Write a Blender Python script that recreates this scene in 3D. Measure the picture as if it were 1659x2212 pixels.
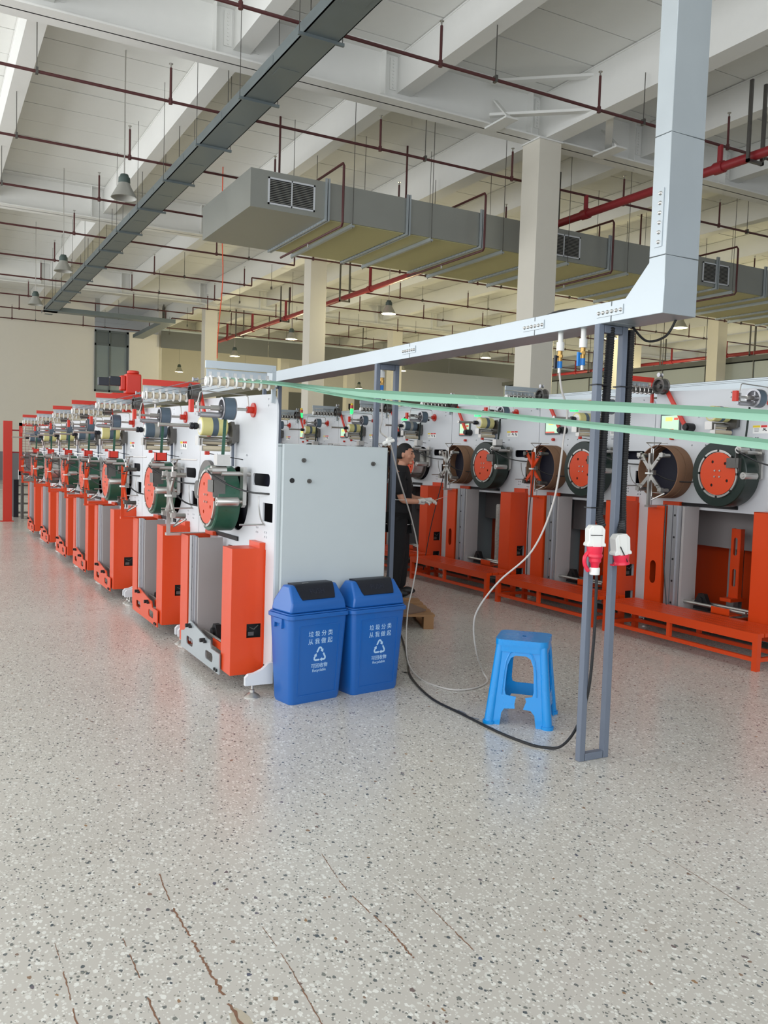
import bpy, math, random
from math import sin, cos, pi, radians as R
from mathutils import Vector, Matrix
random.seed(7)
S = bpy.context.scene
for o in list(bpy.data.objects): bpy.data.objects.remove(o)
# ------------------------------------------------------------------ camera
IMG_W, IMG_H, FOC = 1659.0, 2212.0, 1854.2
yaw, pitch, roll = R(28.4836), R(-3.4915), R(1.774)
fw = Vector((sin(yaw)*cos(pitch), cos(yaw)*cos(pitch), sin(pitch)))
r0 = Vector((cos(yaw), -sin(yaw), 0)); u0 = r0.cross(fw)
rt = r0*cos(roll) + u0*sin(roll); up = -r0*sin(roll) + u0*cos(roll)
cam_d = bpy.data.cameras.new('camera'); cam = bpy.data.objects.new('camera', cam_d)
S.collection.objects.link(cam)
cam.matrix_world = Matrix(((rt.x, up.x, -fw.x, 0), (rt.y, up.y, -fw.y, 0), (rt.z, up.z, -fw.z, 1.5), (0, 0, 0, 1)))
cam_d.sensor_fit = 'VERTICAL'; cam_d.sensor_height = 36.0
cam_d.lens = 36.0*FOC/IMG_H; cam_d.clip_start = .05; cam_d.clip_end = 300
S.camera = cam
# ------------------------------------------------------------------ world, light, exposure
w = bpy.data.worlds.new('world'); S.world = w; w.use_nodes = True
w.node_tree.nodes['Background'].inputs[0].default_value = (.80, .88, 1.0, 1)
w.node_tree.nodes['Background'].inputs[1].default_value = .5
S.view_settings.view_transform = 'Standard'; S.view_settings.look = 'None'
S.view_settings.exposure = 0.18; S.view_settings.gamma = 1.0; S.view_settings.use_curve_mapping = False
def area(name, loc, rot, sx, sy, power, col):
    l = bpy.data.lights.new(name, 'AREA'); l.shape = 'RECTANGLE'; l.size = sx; l.size_y = sy
    l.energy = power; l.color = col
    o = bpy.data.objects.new(name, l); S.collection.objects.link(o); o.location = loc; o.rotation_euler = rot
    return o
# daylight entering through the tall glazing of the left side and of the side behind the camera
area('window_daylight_left', (-8.7, 13, 3.9), (0, R(-90), 0), 6.0, 46, 2450, (.96, .98, 1))
area('window_daylight_back', (-1.5, -7.7, 3.9), (R(90), 0, 0), 13, 6.0, 620, (.88, .94, 1))
area('window_daylight_right', (44.5, 22, 4.5), (0, R(90), 0), 5.0, 40, 150, (1, .97, .86))
area('area_light_far', (24, 57.5, 4.2), (R(-90), 0, 0), 30, 3.5, 120, (1, .97, .86))  # area light in front of the solid far wall, no window there
# ------------------------------------------------------------------ helpers
def lin(c):
    return tuple(((x/255)/12.92 if x/255 <= .04045 else ((x/255+.055)/1.055)**2.4) for x in c)
MATS = {}
def mat(name, c, rough=.5, metal=0.0, var=0.0, vs=6.0, emit=None, es=0.0, bump=0.0, spec=.5, coat=0.0):
    if name in MATS: return MATS[name]
    m = bpy.data.materials.new(name); m.use_nodes = True; nt = m.node_tree; b = nt.nodes['Principled BSDF']
    col = lin(c)+(1,)
    b.inputs['Base Color'].default_value = col; b.inputs['Roughness'].default_value = rough
    b.inputs['Metallic'].default_value = metal; b.inputs['Specular IOR Level'].default_value = spec
    b.inputs['Coat Weight'].default_value = coat
    if emit: b.inputs['Emission Color'].default_value = lin(emit)+(1,); b.inputs['Emission Strength'].default_value = es
    tc = nt.nodes.new('ShaderNodeTexCoord'); nz = nt.nodes.new('ShaderNodeTexNoise')
    nz.inputs['Scale'].default_value = vs; nz.inputs['Detail'].default_value = 5
    nt.links.new(tc.outputs['Object'], nz.inputs['Vector'])
    if var > 0:
        mx = nt.nodes.new('ShaderNodeMix'); mx.data_type = 'RGBA'
        mx.inputs[6].default_value = tuple(x*(1-var) for x in col[:3])+(1,); mx.inputs[7].default_value = tuple(min(1, x*(1+var)) for x in col[:3])+(1,)
        nt.links.new(nz.outputs['Fac'], mx.inputs[0]); nt.links.new(mx.outputs[2], b.inputs['Base Color'])
    mr = nt.nodes.new('ShaderNodeMapRange'); mr.inputs[3].default_value = max(.02, rough-.07); mr.inputs[4].default_value = min(1, rough+.07)
    nt.links.new(nz.outputs['Fac'], mr.inputs[0]); nt.links.new(mr.outputs[0], b.inputs['Roughness'])
    if bump > 0:
        bp = nt.nodes.new('ShaderNodeBump'); bp.inputs['Strength'].default_value = bump; bp.inputs['Distance'].default_value = .01
        nt.links.new(nz.outputs['Fac'], bp.inputs['Height']); nt.links.new(bp.outputs[0], b.inputs['Normal'])
    MATS[name] = m; return m
M = dict(
 white=mat('white_enamel', (208,211,215), .42, var=.02), cab=mat('cabinet_grey', (180,188,190), .45, var=.02),
 orange=mat('orange_red_enamel', (208,64,12), .40, var=.04, coat=.15), red=mat('red_enamel', (200,48,30), .42, var=.04),
 steel=mat('brushed_steel', (190,188,184), .33, .9, var=.08, vs=20), dsteel=mat('dark_steel', (105,103,100), .4, .8, var=.1, vs=20),
 galv=mat('galvanised_sheet', (172,180,184), .36, .5, var=.08, vs=3), gpanel=mat('warm_grey_panel', (158,153,152), .5, var=.02),
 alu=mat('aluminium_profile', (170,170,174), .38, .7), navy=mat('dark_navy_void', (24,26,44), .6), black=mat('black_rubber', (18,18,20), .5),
 green=mat('dark_green_strap', (38,84,66), .3, var=.15, vs=30), dgreen=mat('black_green_strap', (16,34,28), .35, var=.15, vs=30),
 lgreen=mat('sea_green_strap', (138,180,158), .24, var=.04, coat=.3), core=mat('brown_cardboard', (128,94,70), .75, var=.08),
 tan=mat('tan_roller', (196,184,160), .55), film=mat('yellow_film_roll', (214,206,140), .35, var=.06, vs=14),
 bfilm=mat('blue_grey_film_roll', (84,100,114), .35, var=.1, vs=14), wplastic=mat('white_plastic', (226,226,222), .4),
 ceil=mat('white_ceiling_paint', (236,236,231), .8, var=.02), beam=mat('white_steel_paint', (236,236,232), .6, var=.02),
 column=mat('cream_column_paint', (226,221,208), .7, var=.02), wall=mat('cream_wall_paint', (222,218,208), .85, var=.02),
 pipe=mat('dark_red_pipe', (84,42,42), .5), rpipe=mat('bright_red_pipe', (140,36,42), .45), dado=mat('grey_dado', (128,128,134), .8),
 post=mat('slate_grey_paint', (104,112,126), .45, var=.08), blue=mat('blue_bin_plastic', (24,92,168), .38, coat=.2),
 flap=mat('black_flap_plastic', (18,22,34), .42), stool=mat('azure_stool_plastic', (0,134,208), .28, coat=.25),
 print_=mat('pale_blue_print', (176,206,232), .6), rubber=mat('corrugated_black_hose', (26,27,30), .42), plug=mat('signal_red_plastic', (220,34,66), .35),
 clear=mat('milky_hose', (196,192,188), .3), brass=mat('brass', (176,140,80), .35, .8), bluev=mat('blue_valve', (20,120,200), .4),
 curtain=mat('grey_curtain', (112,114,112), .9), wood=mat('pallet_wood', (150,112,76), .8, var=.15), card=mat('grey_brown_card', (120,98,84), .85),
 skin=mat('skin', (196,142,116), .5), shirt=mat('black_cotton', (20,20,23), .9), hair=mat('black_hair', (14,13,14), .7, bump=.4), glove=mat('white_knit_glove', (210,206,202), .9, bump=.3, vs=300),
 wgrey=mat('window_frame_grey', (96,104,106), .5), glassy=mat('window_glass', (140,152,154), .12, .1), wrap=mat('crinkled_wrap', (150,146,140), .35, var=.35, vs=40, bump=.8),
 tray=mat('tray_galvanised', (122,132,134), .42, .5, var=.1, vs=3),
 duct=mat('duct_galvanised', (158,160,154), .42, .55, var=.08, vs=1.5), rust=mat('rust_brown_crack', (126,92,72), .9, var=.35, vs=60),
 yellow=mat('yellow_label', (236,206,50), .6), rlabel=mat('red_label', (214,52,48), .6), lwhite=mat('white_label', (240,240,238), .6), ink=mat('label_ink', (50,50,54), .7),
 cyan=mat('cyan_lens', (20,170,190), .3), glow=mat('green_signal', (20,200,90), .3, emit=(30,255,110), es=1.6), rglow=mat('red_signal', (200,50,40), .3),
 lampglow=mat('lamp_glow', (255,250,230), .3, emit=(255,250,232), es=3.0), lshade=mat('lamp_shade_grey', (170,170,164), .4, .4), lcap=mat('lamp_cap_green', (70,84,80), .6),
 screen=mat('screen_green', (190,225,190), .3, emit=(190,235,200), es=.45), screen2=mat('screen_yellow', (235,225,120), .3, emit=(240,225,110), es=.4), screen3=mat('screen_red', (220,90,70), .3, emit=(225,90,70), es=.4),
 cord=mat('orange_cord', (240,90,50), .6), bcable=mat('black_cable', (24,25,28), .45), duct_reflect=mat('duct_underside_reflection', (196,190,140), .55, .25, var=.10, vs=1.2),
)
class MB:
    def __init__(s): s.v = []; s.f = []
    def add(s, vs, fs):
        n = len(s.v); s.v += [tuple(p) for p in vs]; s.f += [tuple(i+n for i in f) for f in fs]; return s
    def box(s, x0, y0, z0, x1, y1, z1):
        if x0 > x1: x0, x1 = x1, x0
        if y0 > y1: y0, y1 = y1, y0
        if z0 > z1: z0, z1 = z1, z0
        return s.add([(x0,y0,z0),(x1,y0,z0),(x1,y1,z0),(x0,y1,z0),(x0,y0,z1),(x1,y0,z1),(x1,y1,z1),(x0,y1,z1)],
              [(0,3,2,1),(4,5,6,7),(0,1,5,4),(1,2,6,5),(2,3,7,6),(3,0,4,7)])
    def cyl(s, a, b, r, n=12, r2=None, cap=True):
        a = Vector(a); b = Vector(b); d = (b-a).normalized(); r2 = r if r2 is None else r2
        t = Vector((0,0,1)) if abs(d.z) < .9 else Vector((1,0,0)); u = d.cross(t).normalized(); v = d.cross(u)
        vs = [a+(u*cos(2*pi*i/n)+v*sin(2*pi*i/n))*r for i in range(n)]+[b+(u*cos(2*pi*i/n)+v*sin(2*pi*i/n))*r2 for i in range(n)]
        fs = [(i, i+n, (i+1)%n+n, (i+1)%n) for i in range(n)]
        if cap: fs += [tuple(range(n)), tuple(range(2*n-1, n-1, -1))]
        return s.add(vs, fs)
    def bar(s, a, b, wd, h, upv=(0,0,1)):      # rectangular bar between two points
        a = Vector(a); b = Vector(b); d = (b-a).normalized(); t = Vector(upv)
        if abs(d.dot(t)) > .95: t = Vector((1,0,0))
        u = d.cross(t).normalized(); v = u.cross(d)
        vs = []
        for p in (a, b):
            for i, j in ((-1,-1),(1,-1),(1,1),(-1,1)): vs.append(p+u*(wd/2*i)+v*(h/2*j))
        return s.add(vs, [(0,1,2,3),(7,6,5,4),(0,4,5,1),(1,5,6,2),(2,6,7,3),(3,7,4,0)])
    def tube(s, pts, r, n=8):
        P = [Vector(p) for p in pts]; rings = []; prev = None
        for i, p in enumerate(P):
            d = (P[min(i+1, len(P)-1)]-P[max(i-1, 0)]).normalized()
            if prev is None:
                t = Vector((0,0,1)) if abs(d.z) < .9 else Vector((1,0,0)); u = d.cross(t).normalized()
            else: u = (prev-d*prev.dot(d)).normalized()
            prev = u; v = d.cross(u)
            rr = r[i] if isinstance(r, (list, tuple)) else r
            rings.append([p+(u*cos(2*pi*k/n)+v*sin(2*pi*k/n))*rr for k in range(n)])
        vs = [q for g in rings for q in g]; fs = []
        for i in range(len(P)-1):
            for k in range(n): fs.append((i*n+k, (i+1)*n+k, (i+1)*n+(k+1)%n, i*n+(k+1)%n))
        fs += [tuple(range(n)), tuple(range(len(vs)-1, len(vs)-n-1, -1))]
        return s.add(vs, fs)
    def lathe(s, prof, o=(0,0,0), axis='x', n=24, close=False):   # prof: (radius, height along axis)
        vs = []; fs = []
        for r, h in prof:
            for k in range(n):
                a = 2*pi*k/n; c, d = r*cos(a), r*sin(a)
                q = (h, c, d) if axis == 'x' else ((c, h, d) if axis == 'y' else (c, d, h))
                vs.append((q[0]+o[0], q[1]+o[1], q[2]+o[2]))
        m = len(prof)
        for i in range(m if close else m-1):
            j = (i+1) % m
            for k in range(n): fs.append((i*n+k, i*n+(k+1)%n, j*n+(k+1)%n, j*n+k))
        if not close:
            fs += [tuple(range(n-1, -1, -1)), tuple((m-1)*n+k for k in range(n))]
        return s.add(vs, fs)
    def prism(s, poly, axis, a0, a1):      # poly in the two other axes
        def q(u, v, a): return (a,u,v) if axis == 'x' else ((u,a,v) if axis == 'y' else (u,v,a))
        n = len(poly)
        vs = [q(u, v, a0) for u, v in poly]+[q(u, v, a1) for u, v in poly]
        return s.add(vs, [tuple(range(n)), tuple(range(2*n-1, n-1, -1))]+[(i, (i+1)%n, (i+1)%n+n, i+n) for i in range(n)])
    def mesh(s, name, m):
        me = bpy.data.meshes.new(name); me.from_pydata(s.v, [], s.f); fin(me, m); return me
    def build(s, name, m, parent=None, bevel=0, seg=2, **kw):
        return ob(name, s.mesh(name, m), parent, bevel=bevel, seg=seg, **kw)
import bmesh
def fin(me, m, smooth=True):
    bm = bmesh.new(); bm.from_mesh(me); bmesh.ops.recalc_face_normals(bm, faces=bm.faces); bm.to_mesh(me); bm.free()
    me.polygons.foreach_set('use_smooth', [smooth]*len(me.polygons))
    if smooth: me.set_sharp_from_angle(angle=R(32))
    if m: me.materials.append(m)
def ob(name, data, parent=None, label=None, cat=None, group=None, kind=None, bevel=0, seg=2, loc=None):
    o = bpy.data.objects.new(name, data); S.collection.objects.link(o)
    if parent: o.parent = parent
    if loc: o.location = loc
    if bevel:
        b = o.modifiers.new('bevel', 'BEVEL'); b.width = bevel; b.segments = seg; b.limit_method = 'ANGLE'; b.angle_limit = R(30); b.harden_normals = False
    tag(o, label, cat, group, kind); return o
def tag(o, label=None, cat=None, group=None, kind=None):
    if label: o['label'] = label
    if cat: o['category'] = cat
    if group: o['group'] = group
    if kind: o['kind'] = kind
    return o
def empty(name, loc=(0,0,0), rz=0, label=None, cat=None, group=None, scale=1):
    o = bpy.data.objects.new(name, None); S.collection.objects.link(o); o.location = loc; o.rotation_euler = (0,0,rz); o.scale = (scale,)*3
    o.empty_display_size = .1
    return tag(o, label, cat, group)
def copy_tree(o, parent=None):
    c = o.copy(); S.collection.objects.link(c); c.parent = parent
    for ch in list(o.children): copy_tree(ch, c)
    return c
def eval_mesh(o):
    S.collection.objects.link(o); bpy.context.view_layer.update()
    me = bpy.data.meshes.new_from_object(o.evaluated_get(bpy.context.evaluated_depsgraph_get()))
    bpy.data.objects.remove(o); return me
def plate(outer, holes, t, fn):      # flat plate with holes; fn maps (u, v, w) to a point
    cu = bpy.data.curves.new('c', 'CURVE'); cu.dimensions = '2D'; cu.fill_mode = 'BOTH'; cu.extrude = t/2
    for pl in [outer]+holes:
        sp = cu.splines.new('POLY'); sp.points.add(len(pl)-1); sp.use_cyclic_u = True
        for i, (x, y) in enumerate(pl): sp.points[i].co = (x, y, 0, 1)
    me = eval_mesh(bpy.data.objects.new('c', cu))
    b = MB(); b.add([fn(*v.co) for v in me.vertices], [tuple(p.vertices) for p in me.polygons])
    bpy.data.meshes.remove(me); return b
def rrect(x0, y0, x1, y1, r, n=5):
    out = []
    for cx, cy, a in ((x1-r, y1-r, 0), (x0+r, y1-r, 90), (x0+r, y0+r, 180), (x1-r, y0+r, 270)):
        for i in range(n+1): t = R(a+90*i/n); out.append((cx+r*cos(t), cy+r*sin(t)))
    return out
def circ(x, y, r, n=16): return [(x+r*cos(2*pi*i/n), y+r*sin(2*pi*i/n)) for i in range(n)]
def text_mesh(s, size, ext=.0006, spacing=1.0):
    cu = bpy.data.curves.new('t', 'FONT'); cu.body = s; cu.size = size; cu.extrude = ext; cu.align_x = 'CENTER'; cu.align_y = 'CENTER'; cu.space_character = spacing; cu.resolution_u = 3
    return eval_mesh(bpy.data.objects.new('t', cu))
CACHE = {}
def cached(key, fn):
    if key not in CACHE: CACHE[key] = fn()
    return CACHE[key]
def smooth_path(pts, k=6):
    P = [Vector(p) for p in pts]; out = []
    for i in range(len(P)-1):
        a, b, c, d = P[max(i-1, 0)], P[i], P[i+1], P[min(i+2, len(P)-1)]
        for j in range(k):
            t = j/k; out.append(.5*((2*b)+(c-a)*t+(2*a-5*b+4*c-d)*t*t+(3*b-a-3*c+d)*t**3))
    out.append(P[-1]); return out
ORD = ['first','second','third','fourth','fifth','sixth','seventh','eighth','ninth','tenth','eleventh','twelfth','thirteenth','fourteenth','fifteenth','sixteenth']
# ------------------------------------------------------------------ setting: floor
def terrazzo():
    m = bpy.data.materials.new('terrazzo'); m.use_nodes = True; nt = m.node_tree; b = nt.nodes['Principled BSDF']; N = nt.nodes.new; L = nt.links.new
    tc = N('ShaderNodeTexCoord')
    base = N('ShaderNodeTexNoise'); base.inputs['Scale'].default_value = .7; base.inputs['Detail'].default_value = 6; L(tc.outputs['Object'], base.inputs['Vector'])
    br = N('ShaderNodeMix'); br.data_type = 'RGBA'; br.inputs[6].default_value = lin((180,175,168))+(1,); br.inputs[7].default_value = lin((204,200,192))+(1,)
    L(base.outputs['Fac'], br.inputs[0]); cur = br.outputs[2]
    for sc, thr, r, c1, c2 in ((60, .30, .36, (228,227,221), (206,205,198)), (105, .34, .36, (226,225,219), (204,202,195)), (70, .075, .34, (122,124,118), (76,84,90)), (120, .12, .36, (144,142,132), (98,102,102)), (52, .015, .30, (150,118,86), (70,82,106))):
        wp = N('ShaderNodeTexNoise'); wp.inputs['Scale'].default_value = sc*1.3; L(tc.outputs['Object'], wp.inputs['Vector'])
        va = N('ShaderNodeVectorMath'); va.operation = 'MULTIPLY_ADD'; va.inputs[1].default_value = (.75/sc,)*3; L(wp.outputs['Color'], va.inputs[0]); L(tc.outputs['Object'], va.inputs[2])
        mp = N('ShaderNodeMapping'); mp.inputs['Scale'].default_value = (1, .75, 1); mp.inputs['Location'].default_value = (sc, 3*sc, 0); mp.inputs['Rotation'].default_value = (0, 0, sc); L(va.outputs[0], mp.inputs[0])
        vo = N('ShaderNodeTexVoronoi'); vo.inputs['Scale'].default_value = sc; vo.voronoi_dimensions = '2D'; L(mp.outputs[0], vo.inputs['Vector'])
        sep = N('ShaderNodeSeparateColor'); L(vo.outputs['Color'], sep.inputs[0])
        a = N('ShaderNodeMath'); a.operation = 'LESS_THAN'; a.inputs[1].default_value = thr; L(sep.outputs[0], a.inputs[0])
        sz = N('ShaderNodeMath'); sz.operation = 'MULTIPLY'; sz.inputs[1].default_value = r; L(sep.outputs[2], sz.inputs[0])
        s2 = N('ShaderNodeMath'); s2.operation = 'ADD'; s2.inputs[1].default_value = .12; L(sz.outputs[0], s2.inputs[0])
        d = N('ShaderNodeMath'); d.operation = 'LESS_THAN'; L(vo.outputs['Distance'], d.inputs[0]); L(s2.outputs[0], d.inputs[1])
        mm = N('ShaderNodeMath'); mm.operation = 'MULTIPLY'; L(a.outputs[0], mm.inputs[0]); L(d.outputs[0], mm.inputs[1])
        cm = N('ShaderNodeMix'); cm.data_type = 'RGBA'; cm.inputs[6].default_value = lin(c1)+(1,); cm.inputs[7].default_value = lin(c2)+(1,); L(sep.outputs[1], cm.inputs[0])
        mx = N('ShaderNodeMix'); mx.data_type = 'RGBA'; L(mm.outputs[0], mx.inputs[0]); L(cur, mx.inputs[6]); L(cm.outputs[2], mx.inputs[7]); cur = mx.outputs[2]
    # brown scuffs
    st = N('ShaderNodeTexNoise'); st.inputs['Scale'].default_value = 1.7; st.inputs['Detail'].default_value = 8; st.inputs['Roughness'].default_value = .7; L(tc.outputs['Object'], st.inputs['Vector'])
    sr = N('ShaderNodeMapRange'); sr.inputs[1].default_value = .60; sr.inputs[2].default_value = .80; sr.inputs[4].default_value = .5; L(st.outputs['Fac'], sr.inputs[0])
    mx = N('ShaderNodeMix'); mx.data_type = 'RGBA'; mx.blend_type = 'MULTIPLY'; L(sr.outputs[0], mx.inputs[0]); L(cur, mx.inputs[6]); mx.inputs[7].default_value = lin((182,160,140))+(1,)
    L(mx.outputs[2], b.inputs['Base Color'])
    rr = N('ShaderNodeMapRange'); rr.inputs[3].default_value = .17; rr.inputs[4].default_value = .34; L(base.outputs['Fac'], rr.inputs[0]); L(rr.outputs[0], b.inputs['Roughness'])
    b.inputs['Specular IOR Level'].default_value = .55
    bn = N('ShaderNodeTexNoise'); bn.inputs['Scale'].default_value = 3; L(tc.outputs['Object'], bn.inputs['Vector'])
    bp = N('ShaderNodeBump'); bp.inputs['Strength'].default_value = .12; bp.inputs['Distance'].default_value = .01; L(bn.outputs['Fac'], bp.inputs['Height']); L(bp.outputs[0], b.inputs['Normal'])
    return m
floor = MB().box(-9, -8, -.2, 45, 62, 0).build('floor', terrazzo(), kind='structure')
def crack(pts, wd):
    b = MB(); P = smooth_path([(x, y, 0) for x, y in pts], 26); rnd = random.Random(int(pts[0][0]*100)); i = 0
    while i < len(P)-2:
        n = rnd.randint(6, 22); seg = P[i:i+n+1]; t = i/len(P)
        ww = wd*(.35+.65*t)
        vs = []
        for q in seg:
            j = rnd.uniform(-.3, .3)*ww; a = rnd.uniform(.3, 1)*ww/2; c = rnd.uniform(.3, 1)*ww/2
            vs += [(q.x+j-a, q.y, .0006), (q.x+j+c, q.y, .0006)]
        b.add(vs, [(2*k, 2*k+1, 2*k+3, 2*k+2) for k in range(len(seg)-1)])
        i += n+(rnd.randint(0, 3) if t > .35 else rnd.randint(2, 7))
    return b
for pts, wd in (([(.75,2.98),(.735,2.72),(.74,2.49),(.74,2.26),(.75,1.95)], .017), ([(.55,2.62),(.552,2.38),(.55,2.0)], .011), ([(.36,2.68),(.362,2.49),(.36,2.2)], .008),
                ([(1.34,2.88),(1.31,2.64),(1.31,2.46),(1.32,2.31),(1.31,2.14)], .010), ([(.96,2.5),(.958,2.28),(.93,1.9)], .007), ([(1.52,2.5),(1.51,2.34),(1.5,2.1)], .007), ([(2.56,2.85),(2.55,2.43),(2.5,1.9)], .004)):
    o = crack(pts, wd).build('crack', M['rust'], floor)
b = MB(); rnd = random.Random(3)
vs = [(.745+.0*i, 2.04, .0004) for i in range(1)]+[(.75+(.022+.012*rnd.random())*cos(i*2*pi/22), 2.05+(.085+.03*rnd.random())*sin(i*2*pi/22), .0004) for i in range(22)]
b.add(vs, [(0, i+1, (i+1)%22+1) for i in range(22)]).build('rust_stain', mat('rust_stain', (176,166,148), .85, var=.2, vs=40), floor)
# ------------------------------------------------------------------ setting: ceiling of long panels, walls
ceil = MB().box(-9, -8, 9.0, 45, 62, 9.1).build('ceiling', M['ceil'], kind='structure')
pm = MB().box(-9, 0, 0, 45, 1.062, .1).mesh('ceiling_panel', M['ceil'])
for k in range(64):
    y = -8+k*1.09
    if y > 61: break
    ob('ceiling_panel', pm, ceil, loc=(0, y, 8.9+(.006 if k % 3 == 0 else 0)))
def window_wall(name, x, y0, y1):
    b = MB().box(x-.15, y0, 0, x, y1, .7).box(x-.15, y0, 7.2, x, y1, 9)
    n = 10
    for k in range(n+1):
        yy = y0+(y1-y0)*k/n; b.box(x-.15, yy-.2, .7, x, yy+.2, 7.2)
    return b.build(name, M['wall'], kind='structure')
window_wall('wall_left', -8.85, -8, 44); window_wall('wall_right', 45, -8, 62)
b = MB().box(-9, -8, 0, 45, -7.85, .7).box(-9, -8, 7.2, 45, -7.85, 9)
for k in range(10): b.box(-9+k*6-.2, -8, .7, -9+k*6+.2, -7.85, 7.2)
b.build('wall_front', M['wall'], kind='structure')
wb = MB().box(-9, 44, 1.33, 7.53, 44.3, 9).build('wall_back', M['wall'], kind='structure')
MB().box(-9, 43.97, 0, 7.53, 44.3, 1.33).build('dado', M['dado'], wb)
MB().box(9.15, 43.8, 0, 10.62, 44.3, 7.4).build('pier', M['column'], wb)
MB().box(7.53, 44, 0, 9.15, 44.3, 4.45).build('spandrel', M['wall'], wb)
wn = MB().box(7.53, 43.95, 4.4, 9.15, 44.05, 4.5).box(7.53, 43.95, 6.65, 9.15, 44.05, 6.75).box(7.53, 43.95, 7.3, 9.15, 44.05, 7.4).box(7.53, 43.95, 4.4, 7.6, 44.05, 7.4).box(9.05, 43.95, 4.4, 9.15, 44.05, 7.4).box(8.2, 43.95, 4.4, 8.27, 44.05, 7.4).build('window_1', M['wgrey'], kind='structure')
for x0, x1, z0, z1 in ((7.6, 8.2, 4.5, 6.65), (8.27, 9.05, 4.5, 6.65), (7.6, 8.2, 6.75, 7.3), (8.27, 9.05, 6.75, 7.3)):
    MB().box(x0, 43.99, z0, x1, 44.01, z1).build('pane', M['glassy'] if z0 < 5 else M['wgrey'], wn)
wf = MB().box(10.62, 60, 0, 45, 60.3, 9).build('wall_far', M['wall'], kind='structure')
for k in range(17):
    MB().box(11+k*2, 59.95, .2, 12.9+k*2, 60, 4.6).build('cladding_panel', M['cab'], wf)
MB().box(10.62, 59.9, 4.7, 45, 60, 6.3).build('dark_header', M['curtain'], wf)
MB().box(10.62, 44, 0, 10.8, 60, 9).build('wall_side', M['wall'], kind='structure')
cv = empty('smoke_curtain', (10.65, 43.6, 6.75), label='long grey fabric smoke curtain hung under the far ceiling', cat='curtain')
for k in range(6):
    MB().box(k*5.7+.02, -.02, 0, k*5.7+5.68, .02, .85).build('curtain_panel', M['curtain'], cv)
MB().box(0, -.04, .85, 34.2, .04, .93).build('rail', M['cab'], cv)
for k in range(7): MB().box(k*5.6+.1, -.02, .93, k*5.6+.14, .02, 2.15).build('hanger', M['dsteel'], cv)
# ------------------------------------------------------------------ steel structure
def ibeam_x(x0, x1, y, zb, zt, w, tf=.03):
    return MB().box(x0, y-w/2, zb, x1, y+w/2, zb+tf).box(x0, y-w/2, zt-tf, x1, y+w/2, zt).box(x0, y-.015, zb, x1, y+.015, zt)
def ibeam_y(y0, y1, x, zb, zt, w, tf=.03):
    return MB().box(x-w/2, y0, zb, x+w/2, y1, zb+tf).box(x-w/2, y0, zt-tf, x+w/2, y1, zt).box(x-w/2+.012, y0, zb+tf, x+w/2-.012, y1, zt-tf)
YB = [2.8, 14.27, 25.75, 37.2, 48.6]; XC = [-7.5, 1.65, 4.75, 7.88, 11.2, 13.95, 16.75, 19.9, 23, 26.1, 29.2, 32.3, 35.4, 38.5, 41.6]
nm = {2.8: 'overhead behind the frame top', 14.27: 'resting on the nearest cream column', 25.75: 'over the second cream column from the camera', 37.2: 'over the third cream column from the camera', 48.6: 'beyond the far smoke curtain'}
for y in YB:
    t = empty('cross_beam', (11, y, 8), label='wide white painted steel cross beam '+nm[y], cat='beam', group='white main cross beams')
    x0 = -8.8 if y < 44 else 10.9
    ibeam_x(x0-11, 33.8, 0, 0, .9, .50).build('girder', M['beam'], t)
    for x in XC:
        if x0+.3 < x < 24: 
            st = MB().box(x-11-.5, -.2, .03, x-11-.485, .2, .87); st.build('stiffener', M['beam'], t)
    bo = MB()
    for x in XC:
        if x0+.3 < x < 30:
            for sx in (-.24, .24):
                bo.box(x-11+sx-.07, -.03, .26, x-11+sx+.07, -.018, .82)
                for j in range(9): bo.cyl((x-11+sx, -.045, .3+j*.06), (x-11+sx, -.03, .3+j*.06), .018, 6)
    bo.build('bolted_plate', M['beam'], t, kind='stuff')
for i, x in enumerate(XC):
    if x < 0: continue
    for j in range(len(YB)-1):
        ya, yb = YB[j]+.02, YB[j+1]-.02
        if x < 10.5 and j == 3: yb = 43.9
        zb = 8.0 if abs(x-11.2) < .1 else 8.22
        if x > 31 and j == 0: continue
        ibeam_y(ya, yb, x, zb+.002, 8.89, .40 if zb < 8.1 else .30).build('joist_beam', M['beam'], label='white steel joist, %s from the left, in the %s bay from the camera' % (ORD[i-1], ORD[j]), cat='beam', group='white steel joists')
for i, x in enumerate(XC):
    if x < 1: continue
    for j, y in ((1, YB[1]), (2, YB[2]), (3, YB[3])): pass
cols = [(11.13, 14.27, 'large cream square column nearest the camera, behind the right machine row'), (11.2, 25.75, 'cream square column behind the metal trunking, second from the camera'), (11.2, 37.2, 'cream square column farthest back on the left, above the roller arms'),
        (20.5, 25.75, 'yellowish cream column seen behind the big column'), (20.5, 37.2, 'slim cream column right of the trunking post, far back'), (23.6, 48.6, 'pale distant column beyond the smoke curtain with a dark sign'), (19.2, 48.6, 'pale distant column just right of the second post'),
        (24.3, 25.75, 'cream column behind the two grey posts on the right'), (33.6, 34.5, 'yellowish cream column right of the grey posts'), (29.8, 25.75, 'cream column far right behind the machines')]
for x, y, lb in cols:
    t = empty('building_column', (x, y, 0), label=lb, cat='column', group='cream building columns')
    MB().box(-.275, -.275, 0, .275, .275, 7.97).build('shaft', M['column'], t, bevel=.006)
    MB().box(-.3, -.3, 7.97, .3, .3, 7.998).build('cap_plate', M['beam'], t)
    if x == 23.6:
        MB().prism([(-.13,4.9),(.13,4.9),(.13,4.6),(.06,4.5),(-.06,4.5),(-.13,4.6)], 'y', -.3, -.278).build('sign', M['flap'], t)
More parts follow.
